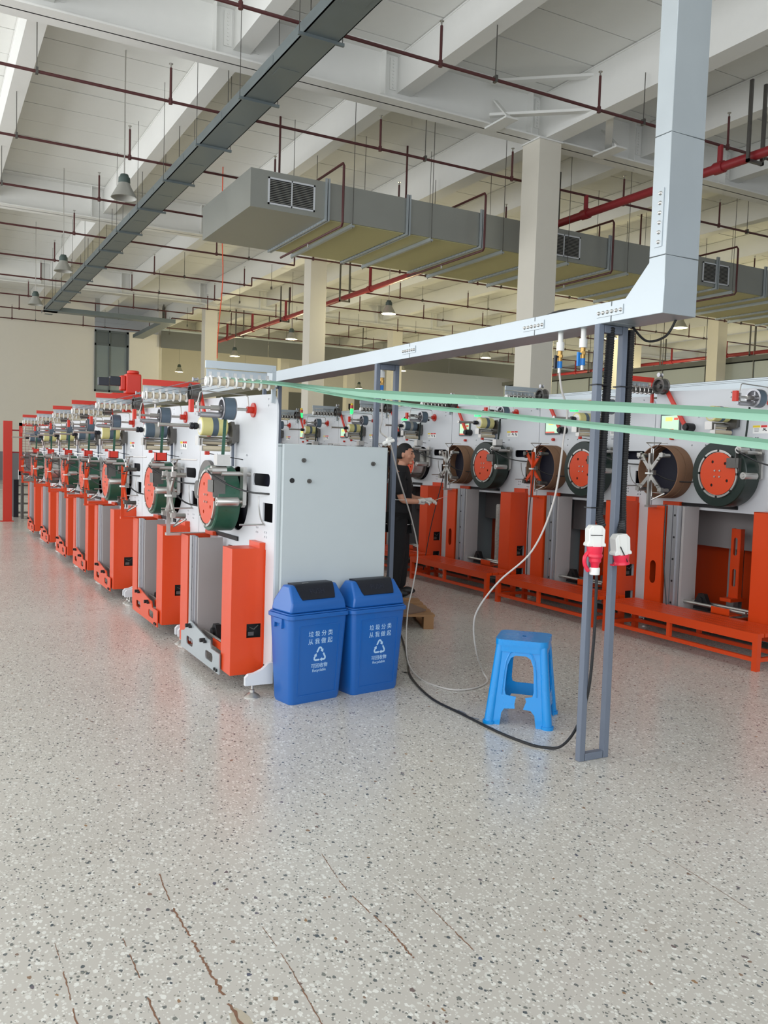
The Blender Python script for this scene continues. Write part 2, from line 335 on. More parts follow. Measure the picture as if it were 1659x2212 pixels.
# diagonal braces round the nearest column head
for a, b2, lb in (((9.6,13.95,8.12),(11.2,12.6,8.12),'lower left'),((9.6,13.95,8.75),(11.2,12.6,8.75),'upper left'),((11.3,12.5,8.1),(12.6,13.95,8.1),'right')):
    MB().bar(a, b2, .14, .05).build('knee_brace', M['beam'], label='short white diagonal brace at the nearest column head, '+lb, cat='brace', group='diagonal braces at the nearest column')
for x, z0 in ((12.55, 8.03), (9.8, 8.03)):
    MB().bar((x, 13.6, 8.02), (x+.02, 14.1, 8.5), .09, .03).box(x-.14, 13.5, 7.96, x+.14, 14.2, 7.995).build('gusset_strut', M['beam'], label='small white gusset strut under the beam %s of the nearest column' % ('right' if x > 11 else 'left'), cat='brace')
# ------------------------------------------------------------------ sprinkler pipes, fire main
pys = [11.26, 14.85, 18.05, 21.4, 25.1, 28.98, 32.4, 36.3, 39.8, 43.0]
for i, y in enumerate(pys):
    x0, x1 = (-8.5, 40)
    if y < 12: x0 = .5
    t = empty('sprinkler_pipe', (x0, y, 7.4), label='dark red sprinkler pipe under the white ceiling, %s in order from the camera' % ORD[i], cat='pipe', group='dark red sprinkler pipes')
    pts = [(0,0,0),(x1-x0,0,0)]
    if y > 20: pts = [(0,0,0),(10.2-x0,0,0),(10.2-x0,0,.28),(x1-x0,0,.28)] if y > 24 else pts
    b = MB()
    for p, q in zip(pts, pts[1:]): b.cyl(p, q, .026, 8)
    b.build('run', M['pipe'], t)
    for k in range(-2, 13):
        x = 3.75+k*3.1-.02 + (.9 if i % 3 == 1 and k > 0 else 0)
        if x < x0 or x > 32: continue
        zz = .28 if (y > 24 and x > 10.2) else 0
        MB().cyl((x-x0, 0, zz), (x-x0, 0, zz+.55), .022, 6).cyl((x-x0, 0, zz-.045), (x-x0, 0, zz+.05), .034, 8).build('riser', M['pipe'], t)
        MB().cyl((x-x0, 0, zz+.55), (x-x0, 0, zz+.61), .014, 6).cyl((x-x0, 0, zz+.61), (x-x0, 0, zz+.62), .035, 8).build('sprinkler_head', M['steel'], t)
        hx = x-x0+1.0
        MB().cyl((hx, 0, zz-.03), (hx, 0, .84), .008, 5).box(hx-.02, -.04, zz-.04, hx+.02, .04, zz+.06).build('hanger', M['dsteel'], t)
for x, z, ya, yb, lb in ((12.85, 7.0, 2, 41, 'thick red fire main crossing above the air duct'), (34.2, 7.0, 8, 43, 'thick red fire main at the far right above the machines')):
    t = empty('fire_main', (x, ya, z), label=lb, cat='pipe')
    MB().cyl((0,0,0), (0,yb-ya,0), .085, 14).build('main_run', M['rpipe'], t)
    for y in pys:
        if ya < y < yb:
            MB().cyl((0,y-ya-.1,0), (0,y-ya+.1,0), .11, 12).cyl((0,y-ya,.05), (0,y-ya,.4 if y < 24 else .68), .05, 10).build('tee_joint', M['rpipe'], t)
    for k in range(7):
        yy = 5.5*k+3
        if yy < yb-ya: MB().box(-.2, yy-.03, -.14, .2, yy+.03, -.09).box(-.2, yy-.03, -.14, -.16, yy+.03, 1.25).box(.16, yy-.03, -.14, .2, yy+.03, 1.25).build('bracket', M['dsteel'], t)
# ------------------------------------------------------------------ cable tray
t = empty('cable_tray', (4.4, 2, 7.0), label='long grey galvanised cable tray running away under the ceiling', cat='cable tray')
L0 = 35.3
MB().box(0, 0, .0, .5, L0, .015).box(0, 0, 0, .015, L0, .17).box(.485, 0, 0, .5, L0, .17).box(0, 0, .17, .5, L0, .18).build('trough', M['tray'], t)
MB().box(0, 34.8, 0, 5.2, L0, .17).build('side_run', M['tray'], t)
MB().box(4.7, L0, 0, 5.2, 40.8, .17).build('end_run', M['tray'], t)
for k in range(14):
    y = 6.35+k*2.35
    if y > L0: break
    MB().box(-.08, y-.02, -.04, .58, y+.02, 0).build('support_bar', M['tray'], t)
    for xx in (-.06, .56): MB().cyl((xx, y, 0), (xx, y, 1.9), .006, 5).build('hanging_rod', M['dsteel'], t)
    MB().box(-.004, y+1.1, .03, 0, y+1.4, .14).box(.1, y+1.1, -.004, .4, y+1.4, 0).build('splice_plate', M['tray'], t)
# ------------------------------------------------------------------ air duct
t = empty('air_duct', (5.22, 15.0, 5.96), label='large rectangular galvanised air duct with grilles hung under the ceiling', cat='duct')
MB().box(0, 0, 0, 1.5, 2.95, .68).build('end_section', M['duct'], t)
secs = [1.5]+[1.5+3.45*k/2 for k in range(1, 18)]
for k in range(13):
    x0 = 1.5+k*1.75; x1 = x0+1.745
    MB().box(x0, .012, .008, x1, 2.938, .68).build('duct_section', M['duct'], t)
    MB().box(x0+.06, .05, -.004, x1-.06, 2.9, .008).build('underside_reflection', M['duct_reflect'], t)  # reflected yellow light painted as a tinted sheet on the galvanised underside
for k in range(13):
    x = 1.5+k*1.75
    f = MB().box(x-.045, -.04, -.04, x-.01, 2.99, 0).box(x-.045, -.04, 0, x-.01, 0, .74).box(x+.01, -.04, -.04, x+.045, 2.99, 0).box(x+.01, -.04, 0, x+.045, 0, .74)
    for j in range(22): f.cyl((x+.06, .1+j*.135, -.02), (x-.06, .1+j*.135, -.02), .012, 5)
    f.build('flange_joint', M['galv'], t)
    MB().box(x+.50, -.06, -.075, x+.56, 3.0, -.04).box(x+.50, -.06, -.04, x+.505, 3.0, -.01).build('support_channel', M['galv'], t)
    for yy in (-.04, 2.99): MB().cyl((x+.53, yy, -.1), (x+.53, yy, 2.9), .007, 5).build('hanging_rod', M['dsteel'], t)
for vx in (.33, 6.72, 11.5, 17.9, 23.9):
    vr = MB().box(vx, -.02, .09, vx+.92, 0, .12).box(vx, -.02, .54, vx+.92, 0, .57).box(vx, -.02, .09, vx+.03, 0, .57).box(vx+.89, -.02, .09, vx+.92, 0, .57).box(vx+.45, -.02, .09, vx+.47, 0, .57).build('grille_frame', M['white'], t)
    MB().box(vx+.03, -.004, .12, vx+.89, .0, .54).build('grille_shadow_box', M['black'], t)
    for j in range(13):
        z = .135+j*.031; MB().add([(vx+.03,-.015,z),(vx+.89,-.015,z),(vx+.89,-.005,z+.016),(vx+.03,-.005,z+.016)], [(0,1,2,3)]).build('louvre', M['lshade'], vr)
for px_ in (6.95, 10.15, 13.62, 17.67):
    tt = empty('wrap_pipe', (px_, 14.9, 6.0), label='thin dark red pipe bent around the air duct, %s from its near end' % ORD[[6.95,10.15,13.62,17.67].index(px_)], cat='pipe', group='red pipes bent around the duct')
    P = [(0, 3.2, 2.9), (0, 3.2, 1.03), (0, 3.15, .98), (0, -.08, .98), (0, -.12, .92), (0, -.12, -.12), (0, -.08, -.17), (0, 3.0, -.17)]
    MB().tube(P, .024, 7).build('bent_pipe', M['pipe'], tt)
    MB().cyl((0, 1.5, -.17), (0, 1.5, -.24), .02, 6).cyl((0, 1.5, -.24), (0, 1.5, -.25), .03, 8).build('sprinkler_head', M['steel'], tt)
t = empty('side_duct', (30.6, 12, 5.3), label='long grey insulated duct running away at the far right', cat='duct')
for k in range(12): MB().box(0, k*2.5, 0, 1.2, k*2.5+2.46, .75).build('duct_section', M['cab'], t)
MB().box(-.1, 0, .8, 1.3, 30, 1.0).build('dark_tray', M['curtain'], t)
for k in range(12): MB().box(-.05, k*2.5-.03, -.05, 1.25, k*2.5+.01, 3.5 if k % 2 else .0).build('hanger_frame', M['dsteel'], t) if False else MB().cyl((-.03, k*2.5, -.05), (-.03, k*2.5, 3.55), .015, 5).build('hanging_rod', M['dsteel'], t)
# ------------------------------------------------------------------ hanging lamps
lamp_sh = MB().lathe([(.05,.0),(.10,.0),(.12,-.06),(.235,-.27),(.24,-.28),(.228,-.28),(.11,-.06)], axis='z', n=28).mesh('shade', M['lshade'])
lamp_cap = MB().lathe([(.02,.16),(.07,.15),(.09,.09),(.105,.09),(.11,.0),(.10,-.02)], axis='z', n=20).mesh('cap', M['lcap'])
lamp_rod = MB().cyl((0,0,.15), (0,0,2.4), .012, 6).mesh('rod', M['steel'])
lamp_on = MB().lathe([(.0,-.245),(.205,-.245),(.205,-.25),(.0,-.25)], axis='z', n=20).mesh('lit_lens', M['lampglow'])
lamp_off = MB().lathe([(.0,-.10),(.05,-.10),(.05,-.2),(.0,-.22)], axis='z', n=12).mesh('bulb', M['wplastic'])
lamps = [(3.37,16.76,6.5,0,'nearest unlit bell lamp left of the cable tray'),(3.37,24.46,6.5,0,'second unlit bell lamp left of the cable tray'),(3.37,30.65,6.5,0,'farthest unlit bell lamp left of the cable tray'),
         (13.4,24.8,6.5,1,'lit bell lamp hanging between the two nearest columns, nearer one'),(13.2,32.6,6.5,1,'lit bell lamp above the trunking, farther one left of the second column'),(22.5,32.3,6.5,1,'lit bell lamp left of the large column'),
         (22.5,24.3,6.5,1,'lit bell lamp hidden behind the large column'),(13.3,50,6.5,1,'lit bell lamp beyond the smoke curtain, left'),(18.0,52,6.5,1,'lit bell lamp beyond the smoke curtain, middle'),(26,52,6.5,1,'lit bell lamp beyond the smoke curtain, right'),(22.5,40,6.5,1,'lit bell lamp before the smoke curtain'),(13.3,40,6.5,1,'lit bell lamp near the far curtain left'),(22.5,21.0,6.5,1,'lit bell lamp added for warm light right of the trunking riser'),(33,23.5,6.5,1,'lit bell lamp added for warm light at the far right edge'),(33,32,6.5,1,'lit bell lamp added for warm light farther back on the right'),(33,40,6.5,1,'lit bell lamp added for warm light farthest back on the right')]  # last four lamps are added to give the right side a yellowish cast
for x, y, z, on, lb in lamps:
    t = empty('pendant_lamp', (x, y, z), label=lb, cat='lamp', group='bell shaped pendant lamps')
    ob('shade', lamp_sh, t); ob('cap', lamp_cap, t); ob('rod', lamp_rod, t); ob('lens' if on else 'bulb', lamp_on if on else lamp_off, t)
    if on:
        l = bpy.data.lights.new('lamp_light', 'POINT'); l.energy = 170; l.color = (1, .89, .52); l.shadow_soft_size = .22
        o = bpy.data.objects.new('lamp_light', l); S.collection.objects.link(o); o.parent = t; o.location = (0, 0, -.5)
# ------------------------------------------------------------------ winding machines
# local frame: plate in the plane x=0, front towards -x, y along the row away from the camera
LM = 1.66
def machine(name_label, cat, group, X, Y, scale=1.0, lift=0.0, length=LM, accent='orange', cross='orange', film='film', coil='green', core=False, screen=False, base='orange', bar='red', slot=False, first=False, bankn=8, box_dy=0.0):
    t = empty('winding_machine', (X, Y, 0), label=name_label, cat=cat, group=group, scale=scale)
    z0 = lift/scale
    A = M[accent]
    LOW = dict(low=True) if core else {}
    def P(name, key, fn, m, parent=None, loc=None, low=False, **kw):
        me = cached((key,), lambda: fn())
        if isinstance(me, MB): me = me.mesh(name, None); CACHE[(key,)] = me
        if not me.materials: me.materials.append(m)
        o = ob(name, me, parent or t, **kw)
        if parent is None:
            l = loc or (0, 0, 0)
            if low: o.location = (l[0], l[1]+(.12 if low == 'shift' else 0), .0104); o.scale = (1.04 if low == 'deep' else 1, 1, 1.225)
            else: o.location = (l[0], l[1], l[2]+z0)
        if me.materials[0] != m: o.material_slots[0].link = 'OBJECT'; o.material_slots[0].material = m
        return o
    # face plate with all its openings
    def face():
        Lp = length-.01
        zb = -.10 if core else .16
        out = [(0,zb),(Lp,zb),(Lp,1.93)]
        for i in range(6): a = R(90+90*i/5); out.append((.11+.11*cos(a), 1.78+.11*sin(a)))
        holes = [rrect(.50, -.05, 1.13, .88, .03) if core else rrect(.37, .22, .92, .86, .03), circ(.72, 1.20, .222, 40), rrect(.10, 1.305, .42, 1.385, .03), rrect(.04, 1.08, .215, 1.20, .005)]
        for k in range(4): holes.append([(u*1, v) for u, v in circ(.88+k*.085, 1.69, .014, 8)])
        for u, v in ((.15,1.86),(.15,1.82),(.81,1.88),(.81,1.84),(.17,1.01),(.14,1.01),(.17,.98),(.14,.98),(.33,1.03),(.30,1.03),(.33,1.0),(.30,1.0),(1.05,1.50),(1.2,1.50),(1.05,1.44),(1.2,1.44),(.55,1.5),(.53,1.5)):
            holes.append(circ(u, v, .008, 6))
        return plate(out, holes, .012, lambda u, v, w: (w+.006, u, v))
    P('face_plate', ('face', core, round(length, 2)), face, M['white'])
    Lc = length-.03
    def cabshell():
        b = MB().box(.012, .0, .14, .75, .02, 1.57).box(.012, Lc, .14, .75, Lc+.02, 1.57).box(.73, .02, .14, .75, Lc, 1.57).box(.012, .0, 1.56, .77, Lc+.02, 1.58).box(.05, .02, .14, .75, Lc, .16)
        return b
    o = P('cabinet', ('cab', round(length, 2)), cabshell, M['cab'])
    if core: o.location.z = -.10; o.scale.z = 1.19
    o = P('rear_light_block', ('skirt', round(length, 2)), lambda: MB().box(.70, .02, .02, .715, Lc, .5), M['cab'], loc=(0, 0, -z0))  # added sheet blocking light that comes under the cabinet from behind
    P('interior_shade', 'innerp', lambda: MB().box(.10, .02, .92, .12, 1.42, 1.5), M['navy'])  # dark sheet, interior shade painted in behind the plate openings
    P('inner_shelf', 'innershelf', lambda: MB().box(.40, .2, .60, .44, 1.4, .90).box(.50, .96, .14, .56, 1.04, .62), M['gpanel'], **(dict(low='shift') if core else {}))
    P('back_guard', 'backg2', lambda: MB().box(.56, 1.08, .14, .57, 1.46, .62), M['orange'], **(dict(low='shift') if core else {}))
    P('back_guard', 'backg', lambda: MB().box(.56, .3, .14, .57, .92, .62), M['orange'], **(dict(low='shift') if core else {}))
    P('rod_pair', 'shafts', lambda: MB().cyl((-.16,.30,.24), (-.16,1.0,.24), .012, 8).cyl((-.06,.30,.24), (-.06,1.0,.24), .012, 8).cyl((.1,.30,.2), (.1,1.0,.2), .012, 8), M['steel'], **(dict(low='shift') if core else {}))
    P('bearing_block', 'bearing', lambda: MB().prism([(.70,.2),(.86,.2),(.85,.25),(.81,.31),(.75,.31),(.71,.25)], 'x', -.13, -.09).cyl((-.15,.78,.26), (-.08,.78,.26), .028, 12), M['black'], **(dict(low='shift') if core else {}))
    P('slide_bracket', 'slideb', lambda: MB().box(-.19, .44, .2, -.03, .62, .208).box(-.19, .44, .2, -.182, .62, .25), A, **(dict(low='shift') if core else {}))
    # front box
    dy = box_dy
    bx = P('front_box', 'fbox', lambda: MB().box(-.22, .155, .10, -.217, .345, .91).box(-.22, .155, .905, 0, .345, .91).box(-.22, .343, .10, 0, .345, .91).box(-.04, .153, .90, 0, .35, .945).box(-.004,.143,.14,0,.157,.90), A, loc=(0, dy, 0), **(dict(low='deep') if core else {}))
    P('box_side', ('fboxs', core), lambda: plate([(-.22,.10),(0,.10),(0,.91),(-.22,.91)], [[(-.115,.335),(-.02,.335),(-.02,.425),(-.115,.425)]]+([[(-.115,.16),(-.02,.16),(-.02,.22),(-.115,.22)]] if core else []), .003, lambda u, v, w: (u, .155+w, v)), A, parent=bx)
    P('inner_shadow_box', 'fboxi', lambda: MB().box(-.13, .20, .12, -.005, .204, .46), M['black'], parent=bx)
    P('inner_fitting', 'fboxf', lambda: MB().box(-.10, .17, .345, -.06, .20, .37).tube([(-.09,.175,.40),(-.06,.17,.385),(-.03,.175,.41)], .004, 5), M['dsteel'], parent=bx)
    # channel, rail, grey panel
    def chan():
        hs = [rrect(-.17+.0, .35, -.11, .35, .01)] if 0 else []
        return None
    if slot:
        ch = P('side_channel', 'chslot', lambda: plate([(1.15,.10),(1.34,.10),(1.34,.90),(1.15,.90)], [rrect(1.215, .335, 1.285, .50, .033)], .004, lambda u, v, w: (-.22+w, u, v)), A, **(dict(low='shift') if core else {}))
    else:
        ch = P('side_channel', 'chplain', lambda: MB().box(-.222, 1.15, .10, -.218, 1.34, .90), A, **(dict(low='shift') if core else {}))
    P('channel_web', 'chweb', lambda: MB().box(-.218, 1.335, .10, 0, 1.34, .90).box(-.218, 1.15, .10, -.17, 1.155, .90).box(-.04,1.15,.9,0,1.34,.93), A, parent=ch)
    rl = P('guide_rail', 'rail', lambda: MB().box(-.222, 1.055, .14, -.19, 1.11, .91).box(-.215, .965, .14, -.20, 1.05, .91).box(-.226,1.0,.14,-.215,1.012,.91), M['alu'], **(dict(low='shift') if core else {}))
    P('rail_gap', 'railgap', lambda: MB().box(-.17, 1.11, .12, -.16, 1.15, .90), M['black'], parent=rl)
    def rb():
        b = MB()
        for k in range(5): b.cyl((-.222, 1.03, .22+k*.155), (-.21, 1.03, .22+k*.155), .008, 6)
        return b
    P('rail_bolts', 'railb', rb, M['black'], parent=rl)
    P('grey_panel', 'gpan', lambda: MB().box(-.205, .935, .13, -.03, .96, .905), M['gpanel'], **(dict(low='shift') if core else {}))
    # lower base plate with oval windows
    if core:
        bp = P('base_plate', 'bplate2', lambda: plate([(.56,.15),(1.0,.15),(1.0,.235),(.985,.245),(.575,.245),(.56,.235)], [rrect(.60,.195,.70,.212,.008), rrect(.86,.195,.96,.212,.008)], .006, lambda u, v, w: (-.235+w, u, v)).cyl((-.23,.66,.19),(.2,.66,.19),.022,10).cyl((-.23,.9,.19),(.1,.9,.19),.018,10), A, loc=(0,0,-z0))
        P('plate_bolts', 'bp2k', lambda: MB().cyl((-.255,.69,.204),(-.235,.69,.204),.015,8).cyl((-.255,.95,.204),(-.235,.95,.204),.015,8), M['black'], parent=bp)
        for q in range(5): P('bed_rod', 'bedrod', lambda: MB().cyl((0,.45,.17),(0,1.2,.17),.014,8), M['steel'], loc=(.02+.09*q, 0, -z0))
    else:
        bp = P('base_plate', 'bplate', lambda: plate([(.32,.07),(1.24,.07),(1.24,.19),(1.16,.205),(1.02,.30),(.98,.30),(.60,.255),(.53,.255),(.50,.205),(.32,.205)], [rrect(.93, .12, 1.10, .18, .028), rrect(.46, .115, .63, .175, .028)], .008, lambda u, v, w: (-.235+w, u, v)), M['galv'] if base == 'grey' else A)
    def knobs():
        b = MB()
        for u, v in ((.64,.235),(1.0,.27)): b.cyl((-.275, u, v), (-.235, u, v), .014, 8).cyl((-.26, u-.035, v-.005), (-.235, u-.035, v-.005), .01, 8)
        for u in (.40, .36): b.cyl((-.25, u, .09), (-.235, u, .09), .011, 6)
        return b
    if not core: P('knob', 'bknob', knobs, M['black'], parent=bp)
    # feet
    for i, fy in enumerate((-.03, length-.12)):
        ft = P('leveling_foot', 'footb', lambda: MB().prism([(-.18,.075),(-.18,.125),(-.16,.145),(-.12,.15),(-.07,.17),(-.03,.205),(0,.21),(0,.075)], 'y', 0, .03), M['white'], loc=(0, fy, -z0))
        me = MB().lathe([(.0,.0),(.05,.0),(.05,.006),(.03,.022),(.016,.03),(.016,.045),(.008,.05),(.008,.08),(.0,.08)], o=(-.13, .015, 0), axis='z', n=20)
        k2 = ('stem',)
        mm = cached(k2, lambda: me.mesh('stem', M['steel']))
        o = ob('stem', mm, ft)
    # drum
    dr = P('winding_drum', 'drum', lambda: MB().lathe([(.0,-.215),(.18,-.215),(.18,-.06),(.0,-.06)], o=(0,.72,1.2), n=40).cyl((-.06,.72,1.2), (.11,.72,1.2), .04, 12), M['steel'])
    def dface():
        return plate(circ(0, 0, .174, 40), [circ(.11*cos(R(a)), .11*sin(R(a)), .013, 10) for a in (60, 130, 210, 300)], .006, lambda u, v, w: (-.221+w, .72+u, 1.2+v))
    fc = P('drum_face', 'dface', dface, M['orange'], parent=dr)
    def dbolt():
        b = MB()
        for a in (45, 135, 225, 315): b.cyl((-.232, .72+.035*cos(R(a)), 1.2+.035*sin(R(a))), (-.222, .72+.035*cos(R(a)), 1.2+.035*sin(R(a))), .008, 6)
        return b
    P('hub_bolts', 'dbolt', dbolt, M['steel'], parent=dr)
    P('face_shadow_gap', 'dshadow', lambda: MB().lathe([(.0,-.2165),(.176,-.2165),(.176,-.215),(.0,-.215)], o=(0,.72,1.2), n=24), M['black'], parent=dr)
    def ringseg():
        b = MB()
        for k in range(8):
            a0, a1 = k*45+3, k*45+42; vs = []
            for j in range(7):
                a = R(a0+(a1-a0)*j/6)
                for r_, x in ((.181,-.228),(.196,-.228),(.196,-.06),(.181,-.06)): vs.append((x, .72+r_*cos(a), 1.2+r_*sin(a)))
            fs = [(j*4+q, j*4+(q+1)%4, j*4+4+(q+1)%4, j*4+4+q) for j in range(6) for q in range(4)]+[(0,1,2,3),(27,26,25,24)]
            b.add(vs, fs)
        return b
    P('rim_segments', 'rings', ringseg, M['steel'], parent=dr)
    if coil:
        ro = .272 if core else .224
        P('strap_coil', ('coil', core), lambda: MB().lathe([(.197,-.213),(ro-.006,-.213),(ro,-.205),(ro,-.055),(.197,-.055)], o=(0,.72,1.2), n=48, close=True), M[coil], parent=dr)
    else:
        P('rear_flange', 'rflange', lambda: MB().lathe([(.197,-.07),(.222,-.07),(.222,-.05),(.197,-.05)], o=(0,.72,1.2), n=40, close=True), M['dsteel'], parent=dr)
    # tension arm on the drum
    ar = P('press_arm', 'parm', lambda: MB().prism([(.435,1.17),(.47,1.15),(.50,1.17),(.50,1.42),(.435,1.42)], 'x', -.06, -.035), M['steel'])
    P('press_roller', 'proll', lambda: MB().lathe([(.0,-.235),(.012,-.235),(.014,-.23),(.028,-.23),(.031,-.225),(.031,-.085),(.027,-.08),(.012,-.08),(.012,-.04),(.0,-.04)], o=(0,.468,1.19), n=20), M['steel'], parent=ar)
    P('arm_shaft', 'pshaft', lambda: MB().cyl((-.20,.468,1.375), (0,.468,1.375), .015, 12), M['steel'], parent=ar)
    P('guide_bracket', 'gbrk', lambda: MB().box(-.245,.50,1.22,-.16,.505,1.33).box(-.245,.50,1.25,-.24,.62,1.33).box(-.245,.53,1.29,-.16,.535,1.38).box(-.20,.48,1.37,-.17,.54,1.42), M['dsteel'], parent=ar)
    P('sensor', 'sens', lambda: MB().cyl((-.26,.50,1.395), (-.16,.50,1.395), .03, 16).cyl((-.28,.50,1.395), (-.26,.50,1.395), .016, 10), M['steel'], parent=ar)
    P('sensor_cable', 'scab', lambda: MB().tube(smooth_path([(-.28,.50,1.395),(-.27,.47,1.37),(-.17,.37,1.30),(-.08,.25,1.265),(0,.10,1.26)]), .006, 6), M['black'], parent=ar)
    hd = P('guide_head', 'ghead', lambda: MB().box(-.23,.47,1.43,-.14,.475,1.50).box(-.23,.47,1.43,-.225,.54,1.50).box(-.145,.47,1.43,-.14,.54,1.50).box(-.23,.47,1.43,-.14,.54,1.436), M['steel'] if first or core else M['red'])
    P('feed_strap', 'fstrap', lambda: MB().bar((-.185,.50,1.44), (-.175,.42+.06,1.78), .022, .003, (0,1,0)), M['green'] if not core else M['dgreen'], parent=hd)
    # pulley over the film roll
    fl = P('pulley_flange', 'pflange', lambda: MB().cyl((-.012,.42,1.80), (0,.42,1.80), .048, 20).cyl((-.05,.42,1.80), (-.012,.42,1.80), .022, 14), M['red'])
    P('pulley_shaft', 'pshaft2', lambda: MB().cyl((-.42,.42,1.80), (-.04,.42,1.80), .010, 10).cyl((-.30,.42,1.80), (-.23,.42,1.80), .018, 10), M['steel'], parent=fl)
    P('pulley_wheel', 'pwheel', lambda: MB().lathe([(.058,-.225),(.073,-.225),(.073,-.222),(.066,-.218),(.066,-.148),(.073,-.144),(.073,-.140),(.058,-.140)], o=(0,.42,1.80), n=36, close=True).cyl((-.225,.42,1.8), (-.14,.42,1.8), .022, 14).bar((-.18,.42-.06,1.8), (-.18,.42+.06,1.8), .05, .012).bar((-.18,.42,1.74), (-.18,.42,1.86), .05, .012, (0,1,0)), M['alu'], parent=fl)
    P('tyre', 'ptyre', lambda: MB().lathe([(.066,-.217),(.072,-.217),(.072,-.148),(.066,-.148)], o=(0,.42,1.80), n=36, close=True), M['bfilm'], parent=fl)
    P('wire_guard', 'pwire', lambda: MB().tube([(-.04,.42,1.82),(-.045,.42,1.885),(-.06,.42,1.895),(-.35,.42,1.905),(-.365,.42,1.895),(-.385,.42,1.81)], .0045, 6).box(-.39,.405,1.77,-.375,.435,1.83), M['steel'], parent=fl)
    P('stop_block', 'pstop', lambda: MB().box(-.435,.40,1.765,-.41,.44,1.845), M['red'], parent=fl)
    P('stub_roller', 'pstub', lambda: MB().cyl((-.36,.44,1.755), (-.22,.44,1.755), .018, 12).cyl((-.375,.44,1.755), (-.36,.44,1.755), .012, 10), M['alu'], parent=fl)
    # film roll
    fr = P('film_roll', 'froll', lambda: MB().lathe([(.018,-.255),(.060,-.255),(.064,-.25),(.064,-.078),(.060,-.073),(.018,-.073)], o=(0,.79,1.69), n=32, close=True), M[film])
    P('film_band', 'fband', lambda: MB().lathe([(.0648,-.18),(.0652,-.18),(.0652,-.14),(.0648,-.14)], o=(0,.79,1.69), n=32, close=True), M['bfilm'] if film == 'film' else M['lshade'], parent=fr)
    P('roll_core', 'fcore', lambda: MB().lathe([(.0,-.262),(.045,-.258),(.05,-.254),(.0,-.254)], o=(0,.79,1.69), n=24), M['wplastic'], parent=fr)
    P('roll_shaft', 'fshaft', lambda: MB().cyl((-.53,.79,1.69), (0,.79,1.69), .012, 10).cyl((-.54,.79,1.69), (-.53,.79,1.69), .017, 10), M['steel'], parent=fr)
    P('clamp_knob', 'fknob', lambda: MB().lathe([(.0,-.33),(.022,-.325),(.024,-.305),(.018,-.30),(.024,-.295),(.022,-.275),(.014,-.265),(.0,-.262)], o=(0,.79,1.69), n=16), M['flap'], parent=fr)
    br = P('roller_bracket', 'rbrk', lambda: MB().prism([(.70,1.58),(.80,1.56),(.83,1.64),(.80,1.72),(.73,1.73),(.69,1.67)], 'x', -.055, -.03).box(-.03,.71,1.59,0,.81,1.71).box(-.07,.76,1.66,-.055,.80,1.70), M['dsteel'])
    P('bracket_leg', 'rleg', lambda: MB().box(-.03, .765, 1.42, -.015, .79, 1.59), M['post'], parent=br)
    P('guide_rods', 'grods', lambda: MB().cyl((-.27,.82,1.615), (-.03,.82,1.615), .008, 8).cyl((-.25,.78,1.595), (-.03,.78,1.595), .009, 8).box(-.275,.76,1.56,-.268,.83,1.625).box(-.256,.74,1.52,-.250,.79,1.605), M['steel'], parent=br)
    P('tan_roller', 'troll', lambda: MB().cyl((-.25,.80,1.58), (-.06,.80,1.58), .013, 12).cyl((-.245,.76,1.54), (-.05,.76,1.54), .019, 14), M['tan'], parent=br)
    P('limit_switch', 'lsw', lambda: MB().box(-.22,.77,1.495,-.19,.79,1.52), M['red'], parent=br)
    P('switch_cable', 'lswc', lambda: MB().tube(smooth_path([(-.19,.78,1.505),(-.12,.70,1.49),(0,.62,1.47)]), .003, 5), M['black'], parent=br)
    # strap guide bank on top
    bk = P('top_bar', ('tbar', bankn), lambda: MB().box(-.052*bankn-.03, .035, 2.015, 0, .05, 2.06), M['galv'] if bar == 'grey' else M['red'])
    P('bar_post', 'bpost', lambda: MB().box(-.025, .03, 1.83, .0, .05, 2.03).cyl((-.012,.028,2.03), (-.012,.052,2.03), .0125, 10), M['galv'] if bar == 'grey' else M['red'], parent=bk)
    P('hanger_plate', ('hang', bankn), lambda: MB().box(-.052*bankn-.02, .055, 1.965, -.05, .060, 2.012), M['galv'], parent=bk)
    P('spool_axle', ('axle', bankn), lambda: MB().cyl((-.052*bankn-.035, .02, 1.935), (0, .02, 1.935), .008, 8).cyl((-.052*bankn-.035, .02, 1.935), (-.052*bankn-.02, .02, 1.935), .028, 16), M['wplastic'], parent=bk)
    for k in range(bankn):
        sp = P('spool', 'spool', lambda: MB().lathe([(.0,.009),(.023,.009),(.023,.042),(.0,.042)], n=18), M['tan'] if not core else M['dsteel'], parent=bk)
        sp.location = (-.052*(k+1)-.01, .02, 1.935)
        c = P('spool_flange', 'spoolf', lambda: MB().lathe([(.0,-.002),(.030,-.002),(.036,.003),(.034,.009),(.0,.009)], n=22), M['wplastic'] if not core else M['steel'], parent=bk); c.location = sp.location
        c = P('spool_clip', 'sclip', lambda: MB().box(.002,-.018,.022,.022,.03,.032).box(.002,.03,.022,.022,.036,.06), M['steel'], parent=bk); c.location = sp.location
    # wheel, slanted arm and motor
    wy = length-.14
    wh = P('dancer_wheel', 'dwheel', lambda: MB().lathe([(.056,-.13),(.072,-.13),(.072,-.124),(.062,-.12),(.062,-.065),(.072,-.06),(.072,-.055),(.056,-.055)], n=36, close=True).lathe([(.0,-.125),(.02,-.125),(.02,-.06),(.0,-.06)], n=16).lathe([(.02,-.10),(.058,-.10),(.058,-.09),(.02,-.09)], n=24), M['dsteel'], loc=(0, wy, 1.965))
    P('dancer_arm', 'darm', lambda: MB().bar((-.045,0,0), (-.045,-.26,-.36), .035, .018, (1,0,0)), M['red'], parent=wh)
